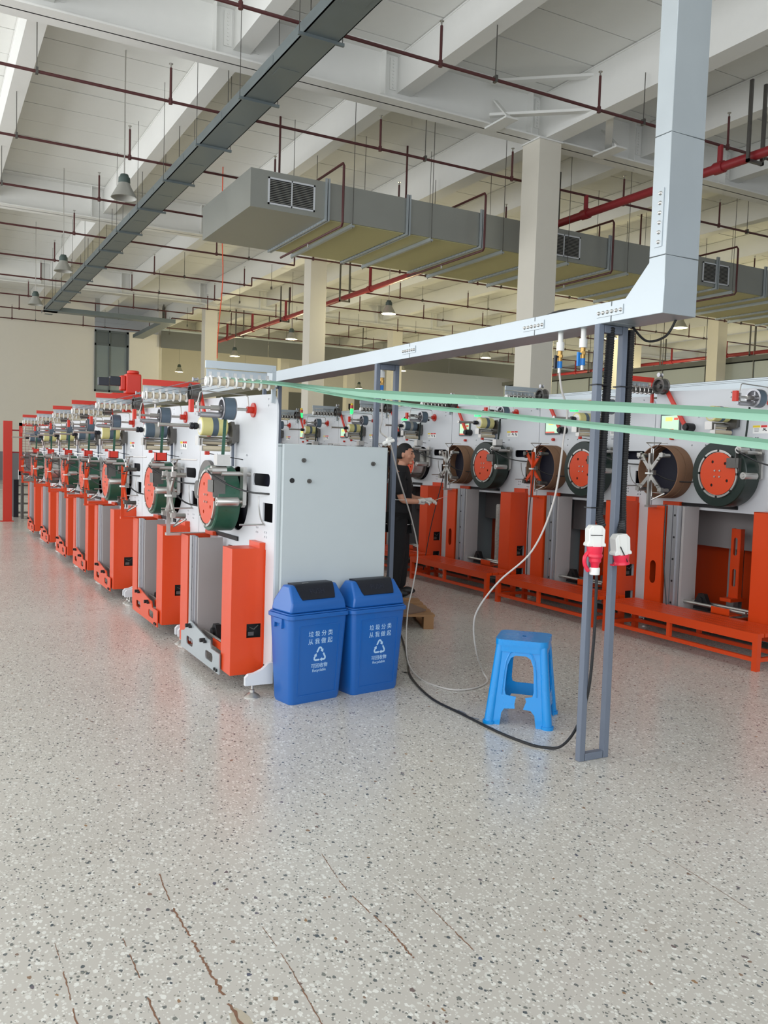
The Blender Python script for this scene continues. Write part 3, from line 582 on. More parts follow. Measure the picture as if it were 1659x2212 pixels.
    P('arm_motor', 'dmotor', lambda: MB().cyl((-.08,-.30,-.37), (0,-.30,-.37), .036, 16).cyl((-.10,-.30,-.37), (-.08,-.30,-.37), .026, 14), M['black'], parent=wh)
    P('small_pulley', 'dpul', lambda: MB().lathe([(.0,-.10),(.020,-.10),(.020,-.094),(.012,-.09),(.012,-.065),(.020,-.06),(.0,-.06)], n=16), M['alu'], parent=wh).location = (0, .03, .105)
    # rear spindle: grey disc or cardboard core, cross frame
    if core:
        P('coil_core', 'ccore', lambda: MB().lathe([(.228,-.19),(.236,-.19),(.236,-.10),(.228,-.10)], o=(0,1.40,1.20), n=44, close=True).lathe([(.228,-.09),(.236,-.09),(.236,-.003),(.228,-.003)], o=(0,1.40,1.20), n=44, close=True), M['core'])
        P('spindle_disc', 'sdisc2', lambda: MB().lathe([(.0,-.015),(.225,-.015),(.225,-.002),(.0,-.002)], o=(0,1.40,1.20), n=36), M['navy'])
    else:
        P('spindle_disc', 'sdisc', lambda: MB().lathe([(.0,-.03),(.225,-.03),(.225,-.002),(.0,-.002)], o=(0,1.38,1.23), n=36).cyl((-.1,1.38,1.23), (-.03,1.38,1.23), .07, 18), M['dsteel'])
    C = M['orange'] if cross == 'orange' else M['steel']
    cr = P('cross_frame', 'cross', lambda: MB().box(-.315,1.36,.90,-.300,1.395,1.36).box(-.33,1.36,.90,-.315,1.364,1.36).bar((-.30,1.378,1.21), (-.30,1.378+.13,1.21+.15), .032, .014, (1,0,0)).bar((-.30,1.378,1.21), (-.30,1.378-.13,1.21+.15), .032, .014, (1,0,0)).bar((-.30,1.378,1.17), (-.30,1.378+.13,1.17-.13), .032, .014, (1,0,0)).bar((-.30,1.378,1.17), (-.30,1.378-.13,1.17-.13), .032, .014, (1,0,0)), C)
    P('lower_arm', 'crarm', lambda: MB().box(-.33,1.355,.885,-.02,1.40,.905), C, parent=cr)
    P('cross_slider', 'crs', lambda: MB().cyl((-.285,1.37,.98), (-.285,1.37,1.40), .006, 6).cyl((-.285,1.39,.98), (-.285,1.39,1.40), .006, 6).box(-.295,1.35,1.17,-.26,1.41,1.21), M['steel'], parent=cr)
    for sy, sz in ((1,1),(-1,1),(1,-1),(-1,-1)):
        y, z = 1.378+.13*sy, 1.19+.15*sz
        P('end_clamp', 'crc%d%d' % (sy, sz), lambda: MB().cyl((-.31,y,z), (-.22,y,z), .018, 10).box(-.33,y-.03,z-.012,-.30,y+.012,z+.022).cyl((-.335,y-.01*sy,z-.02*sz),(-.31,y-.01*sy,z-.02*sz),.007,6).cyl((-.34,y-.03*sy,z-.04*sz),(-.31,y-.03*sy,z-.04*sz),.006,6), M['steel'] if cross != 'orange' else M['dsteel'], parent=cr)
    P('wire_bow', 'crt1', lambda: MB().tube([(-.27,1.378,1.39),(-.27,1.47,1.45),(-.20,1.47,1.455),(-.10,1.38,1.455)], .005, 5).tube([(-.27,1.378,1.39),(-.27,1.30,1.45),(-.27,1.47,1.452)], .006, 5), M['steel'], parent=cr)
    P('wire_triangle', 'crt2', lambda: MB().tube([(-.2,1.30,1.01),(-.27,1.378,.95),(-.2,1.44,1.01),(-.2,1.30,1.01)], .007, 5), M['steel'], parent=cr)
    P('cross_cable', 'crcab', lambda: MB().tube(smooth_path([(-.26,1.38,1.19),(-.2,1.25,1.13),(-.08,1.1,1.12),(0,1.02,1.17)]), .006, 6), M['black'], parent=cr)
    P('tie_wrap', 'crtie', lambda: MB().box(-.336,1.352,1.175,-.296,1.404,1.19), M['wplastic'], parent=cr)
    P('slot_rail', 'srail', lambda: MB().box(-.012,.68,.905,0,1.28,.935).box(-.018,.68,.925,-.012,1.28,.93), M['black'])
    P('catch_rod', 'crod', lambda: MB().cyl((-.17,.17,1.06), (0,.17,1.06), .006, 8).tube(smooth_path([(-.01,.17,1.06),(-.006,.24,1.10),(-.004,.28,1.17),(-.004,.29,1.24)]), .003, 5), M['steel'])
    # stickers
    if not first:
        st = P('warning_sticker', 'stk', lambda: MB().box(-.0012,.38,1.535,0,.58,1.60), M['lwhite'])
        P('sticker_header', 'stk1', lambda: MB().box(-.0018,.51,1.583,-.0012,.58,1.60), M['yellow'], parent=st)
        P('sticker_header', 'stk2', lambda: MB().box(-.0018,.38,1.583,-.0012,.44,1.60).box(-.0018,.447,1.583,-.0012,.504,1.60), M['rlabel'], parent=st)
        P('sticker_symbols', 'stk3', lambda: MB().box(-.0018,.52,1.570,-.0012,.57,1.573).box(-.0018,.52,1.561,-.0012,.565,1.564).box(-.0018,.525,1.552,-.0012,.565,1.555).bar((-.0018,.45,1.555),(-.0018,.48,1.575),.006,.006).bar((-.0018,.46,1.575),(-.0018,.485,1.558),.005,.005).bar((-.0018,.40,1.550),(-.0018,.415,1.575),.009,.009), M['ink'], parent=st)
    if screen:
        sc = P('touch_screen', 'tsc', lambda: MB().box(-.018,1.33,1.555,0,1.56,1.72), M['wgrey'])
        P('display', 'tsd', lambda: MB().box(-.0195,1.345,1.57,-.018,1.545,1.705), M['screen'], parent=sc)
        P('display_block', 'tsd2', lambda: MB().box(-.0205,1.42,1.655,-.0195,1.50,1.69), M['screen2'], parent=sc)
        P('display_bar', 'tsd3', lambda: MB().box(-.0205,1.40,1.57,-.0195,1.545,1.585).box(-.0205,1.35,1.665,-.0195,1.40,1.685), M['screen3'], parent=sc)
        P('push_button', 'tsb', lambda: MB().cyl((-.03,1.42,1.50), (0,1.42,1.50), .015, 12), M['red'])
    return t
# left row
Ys = [5.02, 6.67, 8.65, 10.15, 11.7, 13.45, 15.35, 17.0]
mlab = ['nearest winding machine of the left row, grey top bar and yellow film roll', 'second winding machine of the left row, silver cross frame behind the nearest one', 'third winding machine of the left row, red cross frame wrapped in tape', 'fourth winding machine of the left row, below the red gearbox', 'fifth winding machine of the left row from the camera', 'sixth winding machine of the left row, bare steel drum', 'farthest winding machine of the left row beside the red mesh fence']
for i in range(7):
    machine(mlab[i], 'machine', 'winding machines of the left row', 1.95, Ys[i], length=Ys[i+1]-Ys[i], cross='steel' if i == 0 else 'orange', film=['film','bfilm','film','bfilm','film','film','bfilm'][i],
            coil=None if i == 5 else 'green', base='grey' if i == 0 else 'orange', bar='grey' if i == 0 else 'red', first=(i == 0), box_dy=0 if i == 0 else .1)
# right row
Y2 = [4.33, 6.04, 7.79, 9.62, 11.38, 13.12, 14.85, 16.6]
mlab = ['nearest winding machine of the right row, fat black strap coil and brown cardboard core', 'second winding machine of the right row behind the two grey posts, grey cross frame', 'third winding machine of the right row, red cross frame and black coil', 'fourth winding machine of the right row, bare drum beside the worker', 'fifth winding machine of the right row, mostly behind the grey end cabinet', 'sixth winding machine of the right row with a green and red beacon', 'farthest winding machine of the right row with a lit beacon']
for i in range(7):
    machine(mlab[i], 'machine', 'winding machines of the right row', 6.2, Y2[i], scale=1.04, lift=.22, length=(Y2[i+1]-Y2[i])/1.04, cross='orange' if i in (1,) else 'steel', film='bfilm' if i == 3 else 'film',
            coil=None if i in (3, 4) else 'dgreen', core=True, screen=True, slot=(i != 1), bar='red' if i == 1 else 'grey', box_dy=.0)
# end cabinet of the left row with its studs
t = empty('end_cabinet', (1.985, 4.985, 0), label='plain light grey end cabinet panel behind the two blue bins', cat='cabinet')
MB().box(.0, .0, .16, .735, .03, 1.58).build('side_panel', M['cab'], t, bevel=.004)
for x, z in ((.135, 1.48), (.625, 1.47), (.175, 1.35)):
    MB().cyl((x, -.012, z), (x, 0, z), .014, 14).cyl((x, -.03, z), (x, -.012, z), .007, 8).build('stud', M['dsteel'], t)
MB().cyl((.06, -.003, 1.352), (.06, 0, 1.352), .016, 18).build('hole_plug', M['black'], t)
MB().box(.02, .03, .0, .09, .12, .16).box(.64, .03, .0, .71, .12, .16).build('foot', M['cab'], t)
# straps between the banks
for row, X, ys, z, sc, n0 in ((1, 1.95, Ys, 1.985, 1, 6), (2, 6.2, Y2, 1.965*1.04+.22, 1.04, 6)):
    for i in range(6):
        for k in range(min(n0-i if row == 1 else 3, 4)):
            x = X-sc*(.036+.052*(k*2+1))
            MB().bar((x, ys[i]+.06, z-.04*0-.018), (x, ys[i+1]+.0, z-.018), .012, .0012).build('packing_strap', M['bfilm'] if row == 1 else M['dgreen'], label='thin %s strap between %s and %s roller arm, %s row, %s from the tips' % ('grey' if row == 1 else 'dark', ORD[i], ORD[i+1], 'left' if row == 1 else 'right', ORD[(n0 if row==1 else 3)-k-1]), cat='strap', group='packing straps of the %s row' % ('left' if row == 1 else 'right'))
# two long green strap bundles leaving the nearest roller arm
def ribbon(top, bot, name_label):
    T = smooth_path(top, 8); B = smooth_path(bot, 8); n = len(T)
    t = empty('strap_bundle', tuple(T[0]), label=name_label, cat='strap', group='green strap bundles'); o0 = T[0]
    for k, (a, c, off0, off1) in enumerate(((0, .36, .022, .0), (.36, 1.0, .0, .010))):
        vs = []; d = Vector((.957, .29, 0))*-1
        for i in range(n):
            s = min(1, i/10)
            p = T[i].lerp(B[i], a)+d*off0*s; q = T[i].lerp(B[i], c)+d*off1*s
            for e in (0, .003): vs += [tuple(p-o0-d*e), tuple(q-o0-d*e)]
        fs = []
        for i in range(n-1):
            j = i*4; m = j+4; fs += [(j, j+1, m+1, m), (j+2, m+2, m+3, j+3), (j, m, m+2, j+2), (j+1, j+3, m+3, m+1)]
        MB().add(vs, fs).build('strap_layer', M['lgreen'], t)
    return t
ext = lambda P: P+[tuple(Vector(P[-1])+(Vector(P[-1])-Vector(P[-2]))*3)]
t1 = [(1.60,5.04,1.965),(1.927,4.963,1.956),(2.098,4.4,1.896),(2.244,3.92,1.856),(2.435,3.291,1.81),(2.578,2.821,1.778),(2.698,2.425,1.75),(2.781,2.152,1.728)]
b1 = [(1.60,5.04,1.953),(1.927,4.962,1.931),(2.098,4.399,1.859),(2.244,3.918,1.81),(2.435,3.289,1.765),(2.578,2.819,1.735),(2.699,2.423,1.708),(2.782,2.15,1.685)]
t2 = [(1.66,5.03,1.951),(1.953,4.876,1.938),(2.098,4.399,1.864),(2.244,3.917,1.800),(2.436,3.287,1.735),(2.579,2.817,1.687),(2.7,2.42,1.649),(2.783,2.146,1.62)]
b2_ = [(1.66,5.03,1.942),(1.953,4.876,1.923),(2.098,4.398,1.844),(2.245,3.917,1.781),(2.436,3.286,1.709),(2.579,2.815,1.656),(2.7,2.418,1.611),(2.783,2.144,1.58)]
ribbon(ext(t1), ext(b1), 'upper sea green strap bundle stretching right from the nearest roller arm')
ribbon(ext(t2), ext(b2_), 'lower sea green strap bundle stretching right from the nearest roller arm')
# red gearbox with black servo motors
t = empty('gear_motor', (1.84, 8.9, 2.08), label='red gearbox with black servo motors above the left machine row', cat='motor')
MB().box(-.02, -.07, 0, .13, .07, .20).cyl((.06, 0, .20), (.06, 0, .235), .06, 16).box(-.07, -.05, .03, -.02, .05, .18).box(-.16,-.09,-.03,.2,.09,0).build('gearbox', M['red'], t, bevel=.012)
MB().box(-.17, -.04, .075, -.07, .04, .165).build('servo_motor', M['flap'], t, bevel=.004)
MB().box(-.28, -.035, .07, -.18, .035, .15).build('encoder', M['flap'], t, bevel=.004)
MB().box(-.02, .05, -.18, .06, .12, 0).build('stand', M['red'], t)
# beacons
for x, y, z, k, lb in ((6.5,15.45,2.2,1,'red and green signal beacon on the farthest right-row machine'),(6.5,13.25,2.2,1,'red and green signal beacon on the sixth right-row machine'),(2.1,8.78,1.93,0,'white beacon with cyan lens behind the left roller arms')):
    t = empty('signal_beacon', (x, y, z), label=lb, cat='beacon')
    MB().cyl((0,0,0),(0,0,.06),.012,8).build('stem', M['steel'], t)
    if k:
        MB().cyl((0,0,.06),(0,0,.15),.028,14).build('green_lens', M['glow'], t); MB().cyl((0,0,.15),(0,0,.21),.028,14).build('red_lens', M['rglow'], t); MB().cyl((0,0,.21),(0,0,.24),.02,14).build('yellow_lens', M['yellow'], t)
    else:
        MB().cyl((0,0,.06),(0,0,.12),.03,14).build('lower_body', M['wplastic'], t); MB().cyl((0,0,.12),(0,0,.17),.03,14).build('cyan_lens', M['cyan'], t)
# green task light glow of the right row
for y in (6.95, 8.72, 10.55):
    t = empty('task_light', (6.05, y, 2.10), label='curved black task light with green lamp over the %s gap of the right row' % {6.95:'second',8.72:'third',10.55:'fourth'}[y], cat='light', group='curved task lights with green lamps')
    MB().tube(smooth_path([(.15,-.35,-.04),(.05,-.22,.02),(0,-.05,.03),(0,.08,-.01)]), .014, 8).build('arm', M['black'], t)
    MB().box(-.02,.04,-.035,.02,.13,-.012).build('green_lamp', M['glow'], t)
# ------------------------------------------------------------------ benches
def bench(y0, y1, lb):
    t = empty('steel_bench', (5.5, y0, 0), label=lb, cat='bench', group='orange steel benches')
    Lb = y1-y0; h = .285
    for x in (0, .36):
        for y in (0, Lb-.045): MB().box(x, y, 0, x+.045, y+.045, h-.03).build('leg', M['orange'], t)
        MB().box(x, .045, .07, x+.03, Lb-.045, .10).build('rail', M['orange'], t)
        MB().box(x+.005, Lb*.52, .10, x+.035, Lb*.52+.035, h-.03).build('mid_post', M['orange'], t)
        MB().box(x, .045, h-.07, x+.03, Lb-.045, h-.03).build('apron', M['orange'], t)
    for y in (0, Lb-.045): MB().box(.045, y, .07, .36, y+.03, .10).build('cross_rail', M['orange'], t)
    for k in range(5): MB().box(.0+k*.083, 0, h-.03, .0+k*.083+.07, Lb, h).build('slat', M['orange'], t)
for a in ((4.23,5.88,'nearest orange steel bench before the right machine row'),(6.02,7.55,'second orange steel bench behind the two grey posts'),(7.72,9.40,'third orange steel bench left of the hanging white hose'),(9.56,11.1,'fourth orange steel bench behind the worker')): bench(*a)
# loose orange slotted bracket standing in the nearest machine opening
for x, y, z0, h, lb in ((6.42, 5.22, .36, .62, 'tall orange slotted bracket leaning inside the nearest right machine'), (6.42, 7.0, .36, .62, 'tall orange slotted bracket behind the grey posts and red plugs')):
    t = empty('slotted_bracket', (x, y, z0), label=lb, cat='bracket')
    plate([(-.045,0),(.045,0),(.045,h),(-.045,h)], [rrect(-.02,.10,.02,.26,.019), rrect(-.02,.38,.02,.54,.019)], .006, lambda u, v, w: (w, u, v)).build('face', M['orange'], t)
    MB().box(0, -.05, 0, .05, -.044, h).box(0, .044, 0, .05, .05, h).box(-.1,-.06,-.03,.1,.06,0).build('flange', M['orange'], t)
# wrapped column leaning by third box
t = MB().lathe([(.0,0),(.045,0),(.05,.1),(.046,.25),(.052,.45),(.047,.68),(.05,.78),(.04,.80),(.0,.80)], axis='z', n=14).build('wrapped_roll', M['wrap'], label='tall thin roll wrapped in crinkled silver film between right machines', cat='roll')
t.location = (6.18, 8.45, .205); t.rotation_euler = (0, 0, .5)
# hanging loose black straps
for i, (a, c, lb) in enumerate((((5.85,9.23,1.31),(5.72,9.45,.03),'loose black strap hanging beside the worker to the floor'), ((5.83,7.38,1.47),(5.80,7.40,.30),'loose black strap hanging from the red cross frame to the bench'), ((5.86,5.53,1.18),(5.80,5.41,.30),'loose black strap hanging to the nearest bench'))):
    MB().tube(smooth_path([a, tuple((Vector(a)+Vector(c))/2+Vector((-.02, .01, 0))), c]), .006, 5).build('loose_strap', M['black'], label=lb, cat='strap', group='loose black straps')
# ------------------------------------------------------------------ metal trunking and posts
t = empty('metal_trunking', (2.95, 2.86, 2.2), label='bright galvanised wire trunking running back and turning up at the right', cat='trunking')
TW = .21; H = .10
segs = [(0.12, .92), (.925, 2.28), (2.285, 5.3), (5.305, 8.5), (8.505, 15)]
segs[0] = (.335, .92)
for a, c in segs: MB().box(0, a, 0, TW, c, H).build('trunk_section', M['galv'], t, bevel=.002, seg=1)
MB().prism([(0,0),(.12,0),(.33,0),(.33,H),(.24,H),(.10,.24),(.10,.26),(0,.26)], 'x', 0, TW).build('elbow', M['galv'], t, bevel=.002, seg=1)
MB().box(0, 0, .262, TW, .10, .80).build('riser_section', M['galv'], t, bevel=.002, seg=1)
MB().box(0, 0, .802, TW, .10, 5.78).build('riser_section', M['galv'], t, bevel=.002, seg=1)
def splice(y0, z0, dy, dz, n=6):
    b = MB()
    if dy: b.box(-.004, y0, z0, 0, y0+dy, z0+.045)
    else: b.box(-.004, y0, z0, 0, y0+.045, z0+dz)
    s = b.build('splice_plate', M['galv'], t)
    for k in range(n):
        yy = y0+(k+.5)*dy/n if dy else y0+.02; zz = z0+.02 if dy else z0+(k+.5)*dz/n
        MB().lathe([(.0,-.014),(.005,-.013),(.009,-.006),(.010,-.004),(.0,-.004)], o=(0,yy,zz), n=10).build('dome_bolt', M['steel'], s)
splice(.25, .03, .18, 0); splice(.84, .03, .18, 0); splice(2.2, .03, .18, 0); splice(5.2, .03, .18, 0); splice(.025, .30, 0, .26)
MB().tube(smooth_path([(.12,.62,.09),(.12,.70,.118),(.10,.84,.125),(.12,.98,.118),(.12,1.06,.09)]), .012, 8).build('loose_cable', M['rubber'], t)
MB().tube(smooth_path([(.19,.10,.0),(.19,.16,-.07),(.19,.28,-.08),(.19,.38,.0)]), .006, 6).build('cable_loop', M['black'], t)
for y, lb in ((3.26, 'nearest grey tube post carrying the trunking, with black hoses'), (5.6, 'second grey tube post carrying the trunking, before the worker'), (7.95, 'third grey tube post just behind the end cabinet')):
    t = empty('trunking_post', (2.94, y, 0), label=lb, cat='post', group='grey tube posts under the trunking')
    for x in (0, .158): MB().box(x, 0, .0, x+.035, .035, 2.2).build('upright', M['post'], t, bevel=.003)
    MB().box(.038, 0, 0, .155, .038, .038).build('base_bar', M['post'], t, bevel=.003)
    MB().box(.038, 0, 2.16, .155, .038, 2.198).build('top_bar', M['post'], t, bevel=.003)
# black corrugated hoses down the nearest post
def corr(pts, r, step=.006):
    P = smooth_path(pts, 10); L = 0; out = []; rr = []
    tot = sum((P[i+1]-P[i]).length for i in range(len(P)-1)); n = int(tot/step); k = 0; acc = 0
    for i in range(n+1):
        d = tot*i/n
        while k < len(P)-2 and acc+(P[k+1]-P[k]).length < d: acc += (P[k+1]-P[k]).length; k += 1
        out.append(P[k].lerp(P[k+1], min(1, (d-acc)/max(1e-6, (P[k+1]-P[k]).length)))); rr.append(r if i % 2 else r*.86)
    return MB().tube(out, rr, 8)
corr([(3.03,3.275,2.19),(3.025,3.275,2.0),(3.012,3.275,1.6),(3.008,3.275,1.35),(2.997,3.265,1.26),(2.995,3.235,1.20)], .022).build('corrugated_hose', M['rubber'], label='black corrugated hose on the left upright of the nearest post', cat='hose')
corr([(3.165,3.278,2.19),(3.163,3.278,1.9),(3.160,3.278,1.4),(3.155,3.265,1.24),(3.12,3.225,1.17)], .023).build('corrugated_hose', M['rubber'], label='black corrugated hose on the right upright of the nearest post', cat='hose')
for x, z in ((2.94, 1.90), (3.095, 1.90), (2.94, 1.29)):
    MB().box(x-.003, 3.257, z, x+.09, 3.31, z+.006).build('cable_tie', M['black'], label='black cable tie round the %s' % ('left upright near the green straps' if x < 3 and z > 1.5 else 'right upright near the green straps' if x > 3 else 'left upright above the plug'), cat='cable tie')
# red and white industrial sockets
def sock(loc, rz, tilt, plugged, lb):
    t = empty('wall_socket', loc, rz, label=lb, cat='socket'); t.rotation_euler = (0, tilt, rz)
    MB().prism([(-.048,0),(.048,0),(.048,.015),(.040,.02),(.042,.085),(.024,.105),(-.024,.105),(-.042,.085),(-.040,.02),(-.048,.015)], 'y', -.06, 0).build('housing', M['wplastic'], t, bevel=.004)
    MB().box(-.02,-.064,.0,.02,-.06,.10).build('rib', M['wplastic'], t)
    MB().lathe([(.0,0),(.040,0),(.040,-.01),(.036,-.035),(.040,-.042),(.040,-.05),(.0,-.05)], o=(0,-.035,0), axis='z', n=24).build('collar', M['plug'], t)
    if plugged:
        pl = MB().lathe([(.0,-.04),(.034,-.04),(.034,-.055),(.030,-.06),(.030,-.075),(.022,-.085),(.019,-.105),(.0,-.105)], o=(.004,-.035,0), axis='z', n=24).build('plug_body', M['plug'], t)
        MB().lathe([(.0,-.105),(.024,-.105),(.026,-.11),(.025,-.14),(.018,-.142),(.0,-.142)], o=(.004,-.035,0), axis='z', n=12).build('gland', M['wplastic'], pl)
        MB().tube(smooth_path([(-.034,-.035,-.03),(-.052,-.04,-.055),(-.050,-.04,-.09),(-.03,-.04,-.125)]), [.010]*18+[.008], 8).build('cap', M['plug'], pl)
        MB().box(-.035,-.067,.055,.025,-.064,.059).build('slit', M['black'], t)
    else:
        MB().bar((-.022,-.068,.045), (.012,-.072,-.035), .005, .004).build('tie', M['black'], t)
        MB().box(-.045,-.03,-.055,.045,.0,-.048).build('spring_cap', M['plug'], t)
sock((2.945, 3.245, 1.105), R(-20), 0, True, 'white and red industrial socket with plug on the left upright')
sock((3.115, 3.245, 1.06), R(-12), R(-6), False, 'empty white and red industrial socket on the right upright')
# air couplings below the trunking
for x, y, l2, lb in ((3.0, 3.62, True, 'left air valve with blue handle hanging under the trunking'), (3.0, 3.44, False, 'right air valve beside the left upright under the trunking'), (3.02, 5.66, True, 'air valve between the uprights of the second post')):
    t = empty('air_valve', (x, y, 2.2), label=lb, cat='valve', group='air valves under the trunking')
    MB().cyl((0,0,0),(0,0,-.05),.014,12).cyl((0,0,-.05),(0,0,-.095),.021,14).build('white_coupling', M['wplastic'], t)
    MB().cyl((0,0,-.095),(0,0,-.15),.013,12).cyl((0,0,-.115),(0,0,-.13),.016,6).build('brass_body', M['brass'], t)
    MB().cyl((0,0,-.15),(0,0,-.185),.014,12).build('blue_collar', M['bluev'], t)
    MB().box(-.035,-.006,-.19,-.022,.006,-.12).box(-.03,-.005,-.13,0,.005,-.122).build('handle', M['flap'] if l2 else M['bluev'], t)
    MB().cyl((0,0,-.185),(0,0,-.21),.009,10).build('nipple', M['steel'], t)
# white hose loop
hp = [(3.0,3.62,1.995),(3.03,3.63,1.90),(3.10,3.66,1.80),(3.12,3.7,1.67),(3.15,3.8,1.3),(3.13,3.95,1.0),(3.09,4.2,.79),(3.09,4.4,.6),(3.12,4.5,.46),(3.22,4.6,.25),(3.42,4.8,.06),(3.40,4.72,.012),(3.21,4.62,.008),(3.05,4.68,.008),(3.03,5.01,.008),(3.10,5.3,.09),(3.27,5.6,.35),(3.40,5.75,.53),(3.46,5.8,.78),(3.28,5.6,1.05),(2.93,5.2,1.38),(2.76,5.02,1.60)]
MB().tube(smooth_path(hp, 8), .0055, 8).build('air_hose', M['clear'], label='long milky white air hose looping from the valve to the floor and cabinet', cat='hose')
MB().tube(smooth_path([(2.74,5.0,1.60),(2.72,5.0,1.63),(2.76,5.02,1.64),(2.73,5.03,1.60),(2.70,5.0,1.61),(2.77,5.0,1.63)], 6), .012, 7).build('hose_knot', M['wplastic'], label='white knotted cloth at the top corner of the end cabinet', cat='knot')
MB().tube(smooth_path([(2.755,5.04,1.55),(2.79,5.12,1.2),(2.86,5.3,.8),(3.0,5.5,.5),(3.06,5.45,.25),(3.02,5.30,.012),(3.02,5.15,.008)], 8), .004, 6).build('thin_cable', M['black'], label='thin black cable hanging from the cabinet corner', cat='cable')
MB().tube(smooth_path([(3.02,5.66,1.99),(3.03,5.66,1.8),(2.99,5.60,1.70),(2.80,5.05,1.625)], 8), .005, 6).build('air_hose', M['clear'], label='short white hose from the second post valve to the cabinet corner', cat='hose')
cp = [(2.95,3.21,.965),(2.958,3.215,.85),(2.97,3.23,.62),(2.975,3.26,.35),(2.97,3.33,.15),(2.95,3.42,.03),(2.90,3.50,.008),(2.86,3.58,.008),(2.83,3.79,.008),(2.83,4.17,.008),(2.84,4.54,.008),(2.99,5.05,.008),(3.2,5.45,.008),(3.4,5.85,.008),(3.62,6.3,.008)]
MB().tube(smooth_path(cp, 8), .0075, 8).build('power_cable', M['bcable'], label='black power cable from the red plug curving over the floor', cat='cable')
MB().tube(smooth_path([(2.82,4.35,.006),(2.86,4.2,.006),(2.84,4.12,.006),(2.87,4.05,.006)], 6), .003, 5).build('thin_wire', M['post'], label='short thin wire on the floor by the stool foot', cat='wire')
MB().tube(smooth_path([(2.25, 7.5, 2.3), (2.30, 7.6, 2.6), (2.32, 7.7, 3.2), (2.36, 7.7, 3.6)]), .003, 5).build('orange_cord', M['cord'], label='thin orange cord hanging above the nearest roller arm', cat='cord') if False else None
# orange cord from the ceiling
t = MB().tube(smooth_path([(6.9,22,8.9),(6.9,22,8.0),(6.92,22,7.0),(6.95,22,6.0),(6.85,22,4.6),(6.84,22,4.0)]), .014, 5).build('hanging_cord', M['cord'], label='thin orange cord hanging from the ceiling left of the second column', cat='cord')
# ------------------------------------------------------------------ second trunking behind the right row
t = empty('rear_trunking', (7.05, 3.0, 2.27), label='bright galvanised trunking behind the tops of the right machine row', cat='trunking')
for k in range(6): MB().box(0, k*2.4, 0, .2, k*2.4+2.395, .12).build('trunk_section', M['galv'], t)
for k in range(6): MB().box(.03, k*2.4+.6, -2.27, .07, k*2.4+.64, 0).build('upright', M['post'], t)
